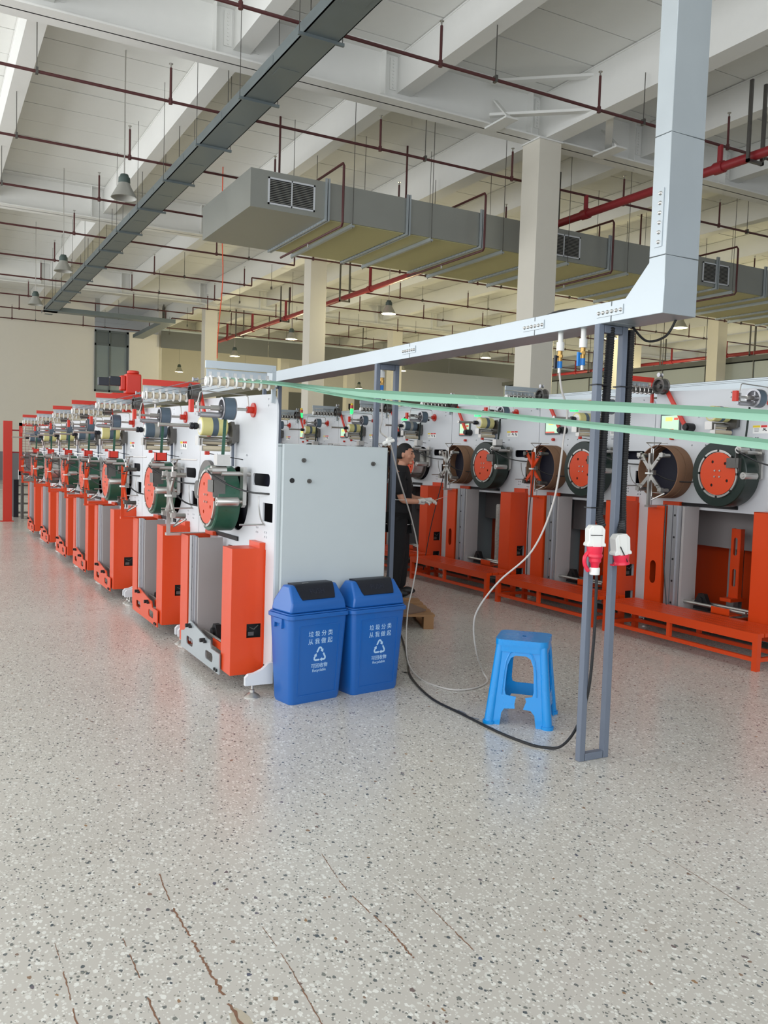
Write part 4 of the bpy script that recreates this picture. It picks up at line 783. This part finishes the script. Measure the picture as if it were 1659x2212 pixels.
# ------------------------------------------------------------------ bins
BT = {}
def bin_(x, y, rz, lb, note):
    t = empty('litter_bin', (x, y, 0), rz, label=lb, cat='bin', group='blue recycling bins')
    def body():
        b = MB(); vs = []
        for z, x0, x1, y0, y1 in ((0,.012,.372,0,.19),(.02,.005,.380,-.006,.195),(.53,-.022,.407,-.03,.212)):
            for u, v in rrect(x0, y0, x1, y1, .03, 4): vs.append((u, v, z))
        n = len(vs)//3
        fs = [tuple(range(n))]+[(i*n+k, i*n+(k+1)%n, (i+1)*n+(k+1)%n, (i+1)*n+k) for i in range(2) for k in range(n)]+[tuple(range(2*n, 3*n))]
        return b.add(vs, fs).mesh('body', M['blue'])
    ob('body', cached('binb', body), t)
    def fpt(u, z, d=0): # point on the front face
        k = (z-.02)/.51; return (u, -.006-.024*k-d, z)
    def fp():
        b = MB(); o = [(.055,.05),(.335,.05),(.345,.48),(.05,.48)]
        ed = [(o[i], o[(i+1)%4]) for i in range(4)]
        for p, q in ed: b.bar(fpt(*p, .0), fpt(*q, .0), .006, .006)
        return b.mesh('front_moulding', M['blue'])
    ob('front_moulding', cached('binf', fp), t)
    ob('rim', cached('binr', lambda: MB().prism(rrect(-.034,-.043,.419,.225,.035,5), 'z', .525, .552).prism(rrect(-.026,-.035,.411,.217,.035,5), 'z', .552, .562).mesh('rim', M['blue'])), t, bevel=.005)
    ob('side_handle', cached('binh', lambda: MB().box(-.034,.05,.495,-.02,.14,.525).box(-.036,.05,.465,-.018,.062,.5).box(-.036,.128,.465,-.018,.14,.5).mesh('side_handle', M['blue'])), t, bevel=.003)
    def lid():
        b = MB(); vs = []
        prof = [(-.022,.562),(-.018,.625),(.050,.722),(.128,.722),(.196,.625),(.20,.562)]
        for sx, ins in ((0, 0), (1, 0)):
            for i, (yy, zz) in enumerate(prof):
                tpr = .012 if zz > .6 else 0
                if zz > .7: tpr = .035
                vs.append(((-.016+tpr) if sx == 0 else (.401-tpr), yy, zz))
        n = 6
        return b.add(vs, [tuple(range(n)), tuple(range(2*n-1, n-1, -1))]+[(i, (i+1)%n, (i+1)%n+n, i+n) for i in range(n)]).mesh('lid', M['blue'])
    ld = ob('lid', cached('binl', lid), t, bevel=.012, seg=3)
    def slope(u, v, w): # v: 0..1 up the slope and over the top
        a = Vector((0,-.018,.625)); c = Vector((0,.050,.722)); d = Vector((0,.128,.722)); nrm = Vector((0,-.82,.57))
        if v <= 1: p = a.lerp(c, v)+nrm*w
        else: p = c.lerp(d, (v-1))+Vector((0,0,1))*w
        return (u, p.y, p.z)
    def flap():
        b = MB(); g = [(.075,.12),(.31,.12),(.325,.5),(.335,.98),(.335,1.25),(.335,1.9),(.05,1.9),(.05,1.25),(.05,.98),(.062,.5)]
        rows = [(.12,.075,.31),(.3,.066,.318),(.6,.060,.326),(.97,.052,.333),(1.08,.050,.335),(1.9,.050,.335)]
        vs = []
        for v, a, c in rows:
            for k in range(2):
                for uu in (a, c): vs.append(slope(uu, v, .008 if k else -.004))
        fs = []
        for i in range(len(rows)-1):
            j = i*4; m = j+4; fs += [(j+2, j+3, m+3, m+2), (j, m, m+1, j+1), (j, j+2, m+2, m), (j+1, m+1, m+3, j+3)]
        fs += [(0,1,3,2), (20,22,23,21)]
        return b.add(vs, fs).mesh('swing_flap', M['flap'])
    fl = ob('swing_flap', cached('bflap', flap), ld)
    def place_text(s, size, u, z, m, name, parent=t, sp=1.0, onslope=False, ext=.0006):
        def mk():
            me = text_mesh(s, size, ext, sp); b = MB()
            if onslope: b.add([slope(u+v.co.x, z+v.co.y/.118, .0085+v.co.z) for v in me.vertices], [tuple(p.vertices) for p in me.polygons])
            else: b.add([fpt(u+v.co.x, z+v.co.y, .0008+v.co.z) for v in me.vertices], [tuple(p.vertices) for p in me.polygons])
            return b.mesh(name, m)
        return ob(name, cached(('tx', s), mk), parent)
    place_text('垃 圾 分 类', .038, .205, .425, M['print_'], 'printed_text', sp=.98)
    place_text('从 我 做 起', .038, .205, .378, M['print_'], 'printed_text', sp=.98)
    place_text('可回收物', .031, .205, .225, M['print_'], 'printed_text')
    place_text('Recyclable', .024, .205, .197, M['print_'], 'printed_text')
    place_text('PUSH', .046, .195, .55, mat('flap_relief', (34,38,52), .35), 'embossed_text', parent=fl, onslope=True, ext=.001)
    def logo():
        b = MB(); cx, cz, rr = .205, .300, .058
        V = [(cx+rr*cos(R(a))*.95, cz-.008+rr*sin(R(a))) for a in (90, -30, 210)]
        for i in range(3):
            A0 = Vector(V[i]); B0 = Vector(V[(i+1)%3]); P0 = Vector(V[(i+2)%3])
            d = (B0-A0).normalized(); e = (P0-A0).normalized(); n = Vector((-d.y, d.x))
            # bar: from the incoming side, round the corner, to an arrow on the outgoing side
            pth = [A0+e*.045, A0+e*.012, A0+d*.012, A0+d*.030]
            for p, q in zip(pth, pth[1:]): b.bar(fpt(p.x, p.y, .001), fpt(q.x, q.y, .001), .0105, .0012, (0,1,0))
            s0 = A0+d*.030; tip = A0+d*.048
            tri = [s0+n*.012, s0-n*.012, tip]
            b.add([fpt(q.x, q.y, .0016) for q in tri]+[fpt(q.x, q.y, .0004) for q in tri], [(0,1,2),(5,4,3),(0,3,4,1),(1,4,5,2),(2,5,3,0)])
        return b.mesh('recycling_symbol', M['print_'])
    ob('recycling_symbol', cached('logo', logo), t)
    if note: MB().add([slope(.11, 1.02, .0095), slope(.158, 1.02, .0095), slope(.158, 1.09, .0095), slope(.11, 1.09, .0095)], [(0,1,2,3)]).build('white_sticker', M['lwhite'], fl)
bin_(1.955, 4.73, R(11), 'left blue recycling bin with a white sticker on its black flap', True)
bin_(2.40, 4.79, R(10), 'right blue recycling bin beside the hanging hose', False)
# ------------------------------------------------------------------ stool
def stool(x, y, rz):
    t = empty('plastic_stool', (x, y, 0), rz, label='bright blue plastic stool with a broken front stretcher', cat='stool')
    Hh = .475; wb_, wt = .178, .132
    def side(u, v, w, k):
        hw = wb_+(wt-wb_)*(v/Hh); d = hw+.002
        uu = u*hw; q = [(uu, -d-w), (d+w, uu), (-uu, d+w), (-d-w, -uu)][k]
        return (q[0], q[1], v)
    for k in range(4):
        arch = [(-.52,.20),(-.52,.30),(-.50,.345),(-.40,.385),(-.22,.40),(.22,.40),(.40,.385),(.50,.345),(.52,.30),(.52,.20),(.47,.175),(.30,.17),(-.30,.17),(-.47,.175)]
        outer_l = [(-.96,0),(-.56,0),(-.52,.07),(-.45,.095),(-.35,.10)]
        if k == 0: # broken
            outer = [(-.96,0),(-.58,0),(-.56,.07),(-.48,.095),(-.12,.10),(-.14,.125),(-.10,.168),(-.30,.17),(-.47,.175),(-.52,.20),(-.52,.30),(-.50,.345),(-.40,.385),(-.22,.40),(.22,.40),(.40,.385),(.50,.345),(.52,.30),(.52,.20),(.47,.175),(.22,.165),(.26,.145),(.16,.10),(.42,.095),(.54,.07),(.58,0),(.96,0),(.96,.455),(-.96,.455)]
            b = plate(outer, [], .004, lambda u, v, w: side(u, v, w, 0))
        else:
            outer = [(-.96,0),(-.58,0),(-.56,.07),(-.48,.095),(.48,.095),(.56,.07),(.58,0),(.96,0),(.96,.455),(-.96,.455)]
            b = plate(outer, [arch], .004, lambda u, v, w: side(u, v, w, k))
        b.build('side_panel', M['stool'], t)
        # raised lip round the arch
        pts = [Vector(side(u, v, .004, k)) for u, v in [(-.62,.175),(-.61,.30),(-.57,.37),(-.45,.415),(-.22,.43),(.22,.43),(.45,.415),(.57,.37),(.61,.30),(.62,.175)]]
        MB().tube(pts, .005, 6).build('moulded_lip', M['stool'], t)
    for sx, sy in ((1,1),(1,-1),(-1,1),(-1,-1)):
        MB().cyl((sx*(wb_-.012), sy*(wb_-.012), 0), (sx*(wt-.010), sy*(wt-.010), .455), .030, 16, r2=.024).build('leg', M['stool'], t)
        MB().cyl((sx*(wb_-.012), sy*(wb_-.012), 0), (sx*(wb_-.012), sy*(wb_-.012), .018), .037, 16).build('foot_rim', M['stool'], t)
    q = wt+.020
    plate(rrect(-q, -q, q, q, .05, 6), [rrect(-.012,-.012,.012,.012,.003,2)], .035, lambda u, v, w: (u, v, .472+w)).build('seat', M['stool'], t, bevel=.010, seg=3)
    MB().prism(rrect(-q+.004, -q+.004, q-.004, q-.004, .05, 6), 'z', .42, .458).build('skirt', M['stool'], t)
stool(3.13, 3.99, R(-44))
# ------------------------------------------------------------------ pallet with cardboard
t = empty('wooden_pallet', (3.76, 6.53, 0), R(-21), label='low wooden pallet half hidden behind the right bin', cat='pallet')
for k in range(5): MB().box(-.6, .03+k*.2, .11, .30, .16+k*.2, .13).build('deck_board', M['wood'], t)
for x in (-.55, -.15, .2):
    for y in (.03, .45, .86): MB().box(x, y, .02, x+.09, y+.1, .11).build('block', M['wood'], t)
    MB().box(x, .03, 0, x+.09, .96, .02).build('bottom_board', M['wood'], t)
t = MB().prism([(-.6,0),(.05,-.02),(.22,.12),(.28,.2),(.20,.5),(.05,.95),(-.6,.95)], 'z', 0, .012).build('cardboard_sheet', M['card'], label='worn brown cardboard sheet lying on the pallet', cat='cardboard')
t.location = (3.74, 6.56, .132); t.rotation_euler = (0, 0, R(-21))
# ------------------------------------------------------------------ red mesh fence and the equipment behind it
def fence(x0, y0, w_, h, lb, mesh_=True):
    t = empty('safety_fence', (x0, y0, 0), label=lb, cat='fence')
    f = MB().box(0, -.02, 1.05*0+.95, .06, .02, h).box(w_-.06, -.02, .95, w_, .02, h).box(0, -.02, h-.06, w_, .02, h).box(0, -.02, .95, w_, .02, 1.03).build('frame', M['red'], t)
    MB().box(-.13, -.015, 1.4, 0, .015, 1.43).box(-.13, -.015, 1.85, 0, .015, 1.88).build('bracket', M['rpipe'], t)
    g = MB(); n = int(w_/.06)
    for k in range(1, n): g.box(k*w_/n-.0025, -.003, 1.0, k*w_/n+.0025, .003, h-.05)
    for k in range(1, 18): g.box(.05, -.003, 1.0+k*(h-1.05)/18-.0025, w_-.05, .003, 1.0+k*(h-1.05)/18+.0025)
    g.build('wire_mesh', M['rpipe'], t, kind='stuff')
    return t
fence(1.80, 19.1, .75, 2.02, 'red framed wire mesh fence panel left of the machine row')
for x, wd, lb in ((1.50, .17, 'wide red fence post standing on the floor at the far left'), (1.28, .10, 'narrow red fence post at the left picture edge')):
    t = empty('fence_post', (x, 19.1, 0), label=lb, cat='post')
    MB().box(0, -.05, .01, wd, .05, 2.05).build('shaft', M['red'], t, bevel=.004); MB().box(-.05, -.08, 0, wd+.03, .08, .012).build('base_plate', M['red'], t)
t = empty('red_guard', (.2, 19.2, 0), label='red sheet guard cut by the left picture edge', cat='guard')
MB().box(0, -.02, .85, 1.06, .02, 2.0).build('sheet', M['red'], t); MB().box(0, -.03, 0, .05, .03, 2.0).box(1.01, -.03, 0, 1.06, .03, 2.0).build('frame', M['red'], t)
t = empty('control_box', (1.86, 19.7, .84), label='small grey control box behind the mesh fence', cat='box')
MB().box(0, 0, 0, .32, .2, .2).build('housing', M['cab'], t); MB().box(.34, 0, 0, .46, .2, .2).build('side_box', M['tan'], t)
MB().box(.05, .02, -.84, .1, .18, 0).box(.36, .02, -.84, .41, .18, 0).build('leg', M['dsteel'], t)
for k in range(3): MB().cyl((.06+.1*k, -.01, .05), (.06+.1*k, 0, .05), .02, 10).build('dial', M['black'], t)
t = empty('storage_rack', (1.80, 20.2, 0), label='dark grey rack of small parts at the far end of the left row', cat='rack')
for x in (0, .5): MB().box(x, 0, 0, x+.1, .4, .82).build('side_post', M['flap'], t)
for k in range(4): MB().box(.1, 0, .08+k*.2, .5, .4, .10+k*.2).build('shelf', M['dsteel'], t)
# ------------------------------------------------------------------ worker
def skinned(name, m, verts, edges, rads, parent, sub=2, root=0):
    me = bpy.data.meshes.new(name); me.from_pydata(verts, edges, []); o = bpy.data.objects.new(name, me)
    sk = o.modifiers.new('s', 'SKIN'); sk.use_smooth_shade = True
    if not me.skin_vertices: me.skin_vertices.new() if hasattr(me.skin_vertices, 'new') else None
    return o, me
def skin_mesh(verts, edges, rads, root=0, sub=2):
    me = bpy.data.meshes.new('sk'); me.from_pydata(verts, edges, []); o = bpy.data.objects.new('sk', me)
    S.collection.objects.link(o); bpy.context.view_layer.objects.active = o
    sk = o.modifiers.new('s', 'SKIN'); sk.use_smooth_shade = True
    lay = me.skin_vertices[0] if len(me.skin_vertices) else None
    if lay is None:
        o.select_set(True); bpy.ops.object.skin_root_mark if False else None
        bm = bmesh.new(); bm.from_mesh(me); bm.verts.layers.skin.verify(); bm.to_mesh(me); bm.free(); lay = me.skin_vertices[0]
    for i, r_ in enumerate(rads):
        lay.data[i].radius = r_ if isinstance(r_, tuple) else (r_, r_); lay.data[i].use_root = (i == root)
    ss = o.modifiers.new('u', 'SUBSURF'); ss.levels = sub; ss.render_levels = sub
    bpy.context.view_layer.update()
    out = bpy.data.meshes.new_from_object(o.evaluated_get(bpy.context.evaluated_depsgraph_get()))
    bpy.data.objects.remove(o); return out
def merge(meshes, voxel, name):
    b = MB()
    for me in meshes: b.add([v.co for v in me.vertices], [tuple(p.vertices) for p in me.polygons])
    me = bpy.data.meshes.new(name); me.from_pydata(b.v, [], b.f); o = bpy.data.objects.new(name, me)
    rm = o.modifiers.new('r', 'REMESH'); rm.mode = 'VOXEL'; rm.voxel_size = voxel; rm.use_smooth_shade = True
    sm = o.modifiers.new('s', 'SMOOTH'); sm.iterations = 3; sm.factor = .5
    return eval_mesh(o)
def ellipsoid(c, r_, n=20, fn=None):
    b = MB(); vs = []; fs = []
    for i in range(n+1):
        th = pi*i/n
        for j in range(n): ph = 2*pi*j/n; p = Vector((sin(th)*cos(ph), sin(th)*sin(ph), cos(th))); p = Vector((p.x*r_[0], p.y*r_[1], p.z*r_[2])); p = fn(p) if fn else p; vs.append(p+Vector(c))
    for i in range(n):
        for j in range(n): fs.append((i*n+j, (i+1)*n+j, (i+1)*n+(j+1)%n, i*n+(j+1)%n))
    me = bpy.data.meshes.new('e'); me.from_pydata([tuple(v) for v in vs], [], fs); return me
P0 = empty('person', (4.66, 8.24, 0), R(-38), label='worker in black T-shirt and trousers with white gloves, looking down at a strip', cat='person')
# faces +x; y=+left side of body, y=-right side
HW = (.335, -.03, 1.055); HL = (.40, .10, 1.055)
def headshape(p):
    q = p.copy()
    if q.z < 0: q.y *= 1-.32*min(1, -q.z/.12); q.x = q.x*(1-.10*min(1, -q.z/.12))+.012*min(1, -q.z/.1)
    if q.x > 0: q.x *= .96
    return q
hc = (.045, 0, 1.565)
head = ellipsoid(hc, (.096, .074, .118), 24, headshape)
nose = ellipsoid((.142, 0, 1.545), (.017, .012, .022), 10); nose2 = ellipsoid((.135, 0, 1.565), (.012, .009, .028), 10)
brow = ellipsoid((.122, 0, 1.588), (.014, .048, .010), 12); lipu = ellipsoid((.134, 0, 1.512), (.010, .022, .006), 10); lipl = ellipsoid((.132, 0, 1.501), (.010, .018, .006), 10)
chin = ellipsoid((.115, 0, 1.470), (.022, .026, .018), 10); earL = ellipsoid((.035, .075, 1.555), (.018, .008, .032), 10); earR = ellipsoid((.035, -.075, 1.555), (.018, .008, .032), 10)
ck1 = ellipsoid((.095, .042, 1.54), (.026, .022, .028), 10); ck2 = ellipsoid((.095, -.042, 1.54), (.026, .022, .028), 10)
V = [(0,0,.95),(.0,0,1.10),(.0,0,1.25),(.0,0,1.36),(.015,0,1.44),(.03,0,1.50),
     (0,.16,1.36),(.03,.20,1.18),(.10,.20,1.08),(HL[0]-.12,.14,1.06),(0,-.16,1.36),(.02,-.20,1.18),(.06,-.19,1.06),(HW[0]-.10,-.09,1.055),
     (0,.085,.88),(.03,.10,.48),(.0,.105,.09),(.12,.115,.045),(0,-.085,.88),(.01,-.10,.48),(-.04,-.105,.09),(.08,-.115,.045)]
E_ = [(0,1),(1,2),(2,3),(3,4),(4,5),(3,6),(6,7),(7,8),(8,9),(3,10),(10,11),(11,12),(12,13),(0,14),(14,15),(15,16),(16,17),(0,18),(18,19),(19,20),(20,21)]
RR = [(.08,.10),(.075,.09),(.075,.09),(.05,.07),.050,.055,.035,.045,.040,.030,.035,.045,.040,.030,.06,.045,.040,.036,.06,.045,.040,.036]
sk = skin_mesh(V, E_, RR)
body = merge([sk, head, nose, nose2, brow, lipu, lipl, chin, earL, earR, ck1, ck2], .006, 'body')
body.materials.append(M['skin']); ob('body', body, P0)
# hair cap
def hairfn(p):
    q = p.copy()
    return q
hb = MB(); n = 28; vs = []; rows = 14
for i in range(rows+1):
    for j in range(n):
        ph = 2*pi*j/n
        fx = cos(ph); lim = R(58) if fx > .6 else (R(70) if fx > .15 else (R(100) if fx > -.1 else R(116))); 
        th = lim*i/rows; p = Vector((sin(th)*cos(ph)*.100-.004, sin(th)*sin(ph)*.078, cos(th)*.122)); vs.append(tuple(p+Vector(hc)+Vector((0,0,.004))))
hb.add(vs, [(i*n+j, (i+1)*n+j, (i+1)*n+(j+1)%n, i*n+(j+1)%n) for i in range(rows) for j in range(n)])
hr = hb.build('hair', M['hair'], P0); md = hr.modifiers.new('s', 'SOLIDIFY'); md.thickness = .012
for sy in (-1, 1):
    me = ellipsoid((.1235, .030*sy, 1.572), (.008, .013, .007), 10); me.materials.append(M['hair']); ob('eye', me, P0)
    me = MB().bar((.134, .014*sy, 1.594), (.125, .048*sy, 1.597), .006, .007).mesh('eyebrow', M['hair']); ob('eyebrow', me, P0)
# clothes
sv = [(0,0,.82),(0,0,.92),(0,0,1.10),(0,0,1.26),(0,0,1.37),(.014,0,1.435),(0,.13,1.385),(.01,.19,1.33),(.03,.215,1.22),(.06,.215,1.12),(0,-.13,1.385),(.005,-.19,1.33),(.018,-.215,1.22),(.035,-.21,1.12)]
se = [(0,1),(1,2),(2,3),(3,4),(4,5),(4,6),(6,7),(7,8),(8,9),(4,10),(10,11),(11,12),(12,13)]
sr = [(.165,.19),(.16,.185),(.148,.178),(.145,.18),(.12,.15),(.072,.078),.085,.085,.088,.092,.085,.085,.088,.092]
shirt = skin_mesh(sv, se, sr); shirt.materials.append(M['shirt']); ob('t_shirt', shirt, P0)
tv = [(0,0,.93),(0,.088,.84),(.03,.10,.48),(0,.105,.045),(0,-.088,.84),(.01,-.10,.48),(-.04,-.105,.045)]
tr = skin_mesh(tv, [(0,1),(1,2),(2,3),(0,4),(4,5),(5,6)], [(.15,.17),.120,.095,.088,.120,.095,.088]); tr.materials.append(M['shirt']); ob('trousers', tr, P0)
MB().lathe([(.0,0),(.001,0),(.001,.006),(.0,.006)], axis='z', n=8)
hem = [(.150*cos(a*2*pi/32), .165*sin(a*2*pi/32), .80) for a in range(33)]
MB().tube(hem, .0035, 5).build('hem_stripe', M['wplastic'], P0)
for s_ in (1, -1): MB().tube([((.062 if s_ > 0 else .037)+.076*cos(a*2*pi/16), .213*s_+.076*sin(a*2*pi/16), 1.075) for a in range(17)], .003, 5).build('cuff_stripe', M['wplastic'], P0)
MB().box(.126, .045, 1.25, .1275, .085, 1.26).box(.126, .045, 1.235, .1275, .08, 1.242).build('chest_print', M['lshade'], P0)
for s_, x in ((1, .05), (-1, .01)):
    me = ellipsoid((x+.01, .11*s_, .045), (.135, .052, .048), 14, lambda p: Vector((p.x, p.y, max(p.z, -.043)))); me.materials.append(M['black']); ob('shoe', me, P0)
def glove(wr, dirv, side, curl):
    d = Vector(dirv).normalized(); s = Vector((0, 0, 1)).cross(d).normalized()*side; u = Vector((0, 0, 1))
    w0 = Vector(wr); pieces = []
    pal = w0+d*.085
    pieces.append(skin_mesh([tuple(w0-d*.03), tuple(w0+d*.01), tuple(w0+d*.05), tuple(pal)], [(0,1),(1,2),(2,3)], [.030,(.028,.032),(.022,.040),(.018,.040)], sub=2))
    for k, (off, ln) in enumerate(((-.030,.066),(-.010,.074),(.011,.070),(.030,.055))):
        a = pal+s*off-d*.012; b = a+d*ln*.45-u*.006; c = b+(d*cos(curl)-u*sin(curl))*ln*.34; e = c+(d*cos(curl*1.9)-u*sin(curl*1.9))*ln*.30
        pieces.append(skin_mesh([tuple(a), tuple(b), tuple(c), tuple(e)], [(0,1),(1,2),(2,3)], [.0105,.0100,.0092,.0080], sub=1))
    a = w0+d*.03-s*.022; b = a-s*.028+d*.022+u*.006; c = b+d*.030+s*.012+u*.004
    pieces.append(skin_mesh([tuple(a), tuple(b), tuple(c)], [(0,1),(1,2)], [.014,.012,.010], sub=1))
    me = merge(pieces, .0035, 'glove'); me.materials.append(M['glove']); return me
ob('glove', glove((HW[0]-.115, -.085, 1.055), (.95, .25, .05), 1, .8), P0)
ob('glove', glove((HL[0]-.125, .13, 1.06), (.9, -.25, .02), -1, .8), P0)
t = MB().bar((.30,-.02,1.035), (.46,.02,1.10), .018, .004).mesh('measuring_strip', M['tan'])
o = ob('measuring_strip', t, None, label='pale strip held in the gloved hands of the worker', cat='strip'); o.location = P0.location; o.rotation_euler = P0.rotation_euler
t = MB().bar((.0,0,0), (.07,.015,.022), .012, .004).mesh('pink_tip', mat('pink_plastic', (216,120,120), .5))
o2 = ob('pink_tip', t, o); o2.location = (.455, .02, 1.098)
